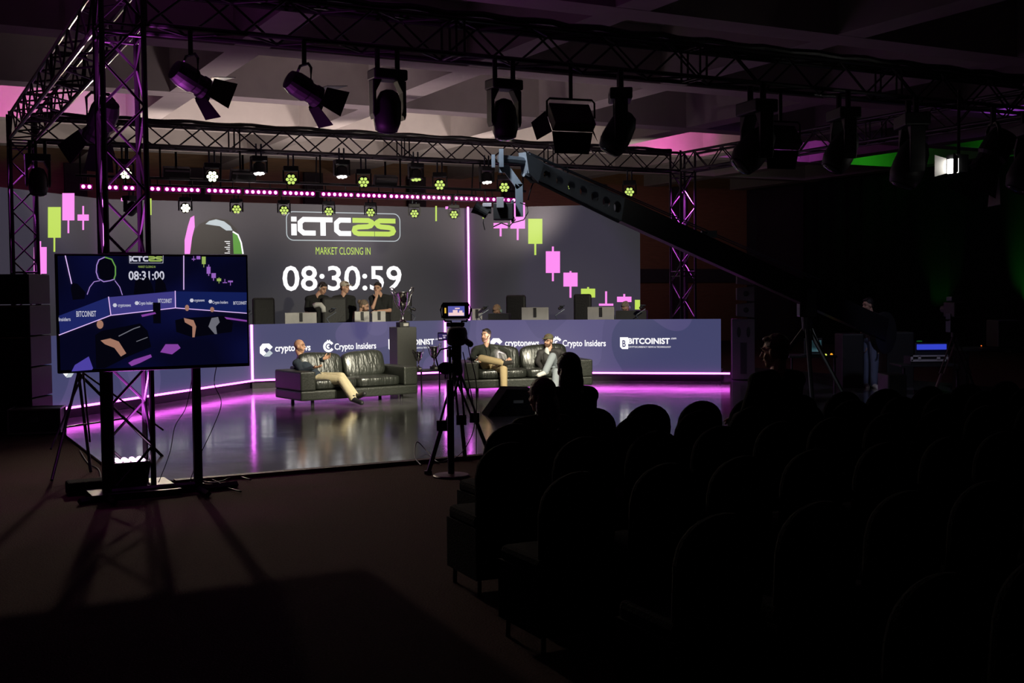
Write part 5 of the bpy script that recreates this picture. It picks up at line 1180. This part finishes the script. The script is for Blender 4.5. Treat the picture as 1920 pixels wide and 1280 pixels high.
# audience
AF = tuple(V)
BLKC = mat('cloth_black_coat', (.010, .009, .010), .95, bump=.3, bscale=30, spec=.1)
seated(1064, 691, 9.0, AF, 'woman in the audience with long straight dark hair, seen from behind', BLKC, 'long', HDK, AF, k=1.0)
seated(1014, 742, 8.25, (-.75, .66, -.1), 'woman in the audience with wavy auburn hair tilted left, seen from behind', BLKC, 'long', HAU, AF, k=1.0)
seated(1452, 660, 9.2, (-.85, .5, -.1), 'man in the audience with curly hair in left profile, seen at right', BLKC, 'short', HBR, AF, k=1.08, extras=())
# ------------------------------------------------------------------ audience chairs
def audience_chair():
    r = thing('banquet_chair', 'black covered banquet chair', 'chair', (0, 0, 0), 0, 'black covered banquet chairs in the audience rows')
    MB().box((0, 0, .43), (.44, .44, .09)).build('seat', FAB, r, local=True, bevel=.03)
    MB().prism([(-.225, -.225, .10), (.225, -.225, .10), (.225, .225, .10), (-.225, .225, .10)], (0, 0, .30)).build('skirt_cover', FAB, r, local=True)
    P = [(-.20, -.20, .40), (.20, -.20, .40), (.215, -.20, .70)]+[(.21*math.cos(R(a)), -.20, .72+.17*math.sin(R(a))) for a in range(0, 181, 15)]+[(-.215, -.20, .70)]
    MB().prism([(x, y-(z-.4)*.12, z) for x, y, z in P], (0, .06, 0)).build('backrest', FAB, r, local=True, bevel=.02)
    for x in (-.19, .19):
        for y in (-.19, .19): MB().tube((x, y, .0), (x*.95, y*.95, .40), .013).build('leg', BLK, r, local=True)
    return r
ch0 = audience_chair(); used = False
rz_ = TH
row0 = Vector((-.09, 7.95, 0)); cnt = 0
chairs = []
starts = {-1: (.05, 8.70), 0: (-.09, 7.95), 1: (-.11, 6.98), 2: (.22, 5.85), 3: (.72, 4.75), 4: (1.2, 3.75)}
for rr in range(-1, 5):
    for cc in range(0, 16):
        p = Vector((*starts[rr], 0)) + U*(.50*cc)
        if rr == -1 and cc < 1: continue
        X, Yy = p.x, p.y
        if X/Yy > .50: continue
        chairs.append((rr, cc, p))
nm = {-1: 'front', 0: 'second', 1: 'third', 2: 'fourth', 3: 'fifth', 4: 'rearmost'}
for rr, cc, p in chairs:
    lb = 'black covered banquet chair, barely visible in the dark, %s audience row' % nm[rr]
    if rr == 0 and cc == 0: lb = 'black round-topped chair directly left of the auburn-haired woman in the audience'
    if rr == 0 and cc == 2: lb = 'black round-topped chair standing out against the purple floor right of the women'
    if ch0.get('used') is None:
        ch0['used'] = 1; ch0.location = p; ch0.rotation_euler = (0, 0, rz_); ch0['label'] = lb; ch0['group'] = 'audience chairs, %s row' % nm[rr]
    else: dup(ch0, p, rz_+R(random.uniform(-4, 4)), lb, 'audience chairs, %s row' % nm[rr])
for o in COL.objects:
    if 'used' in o: del o['used']
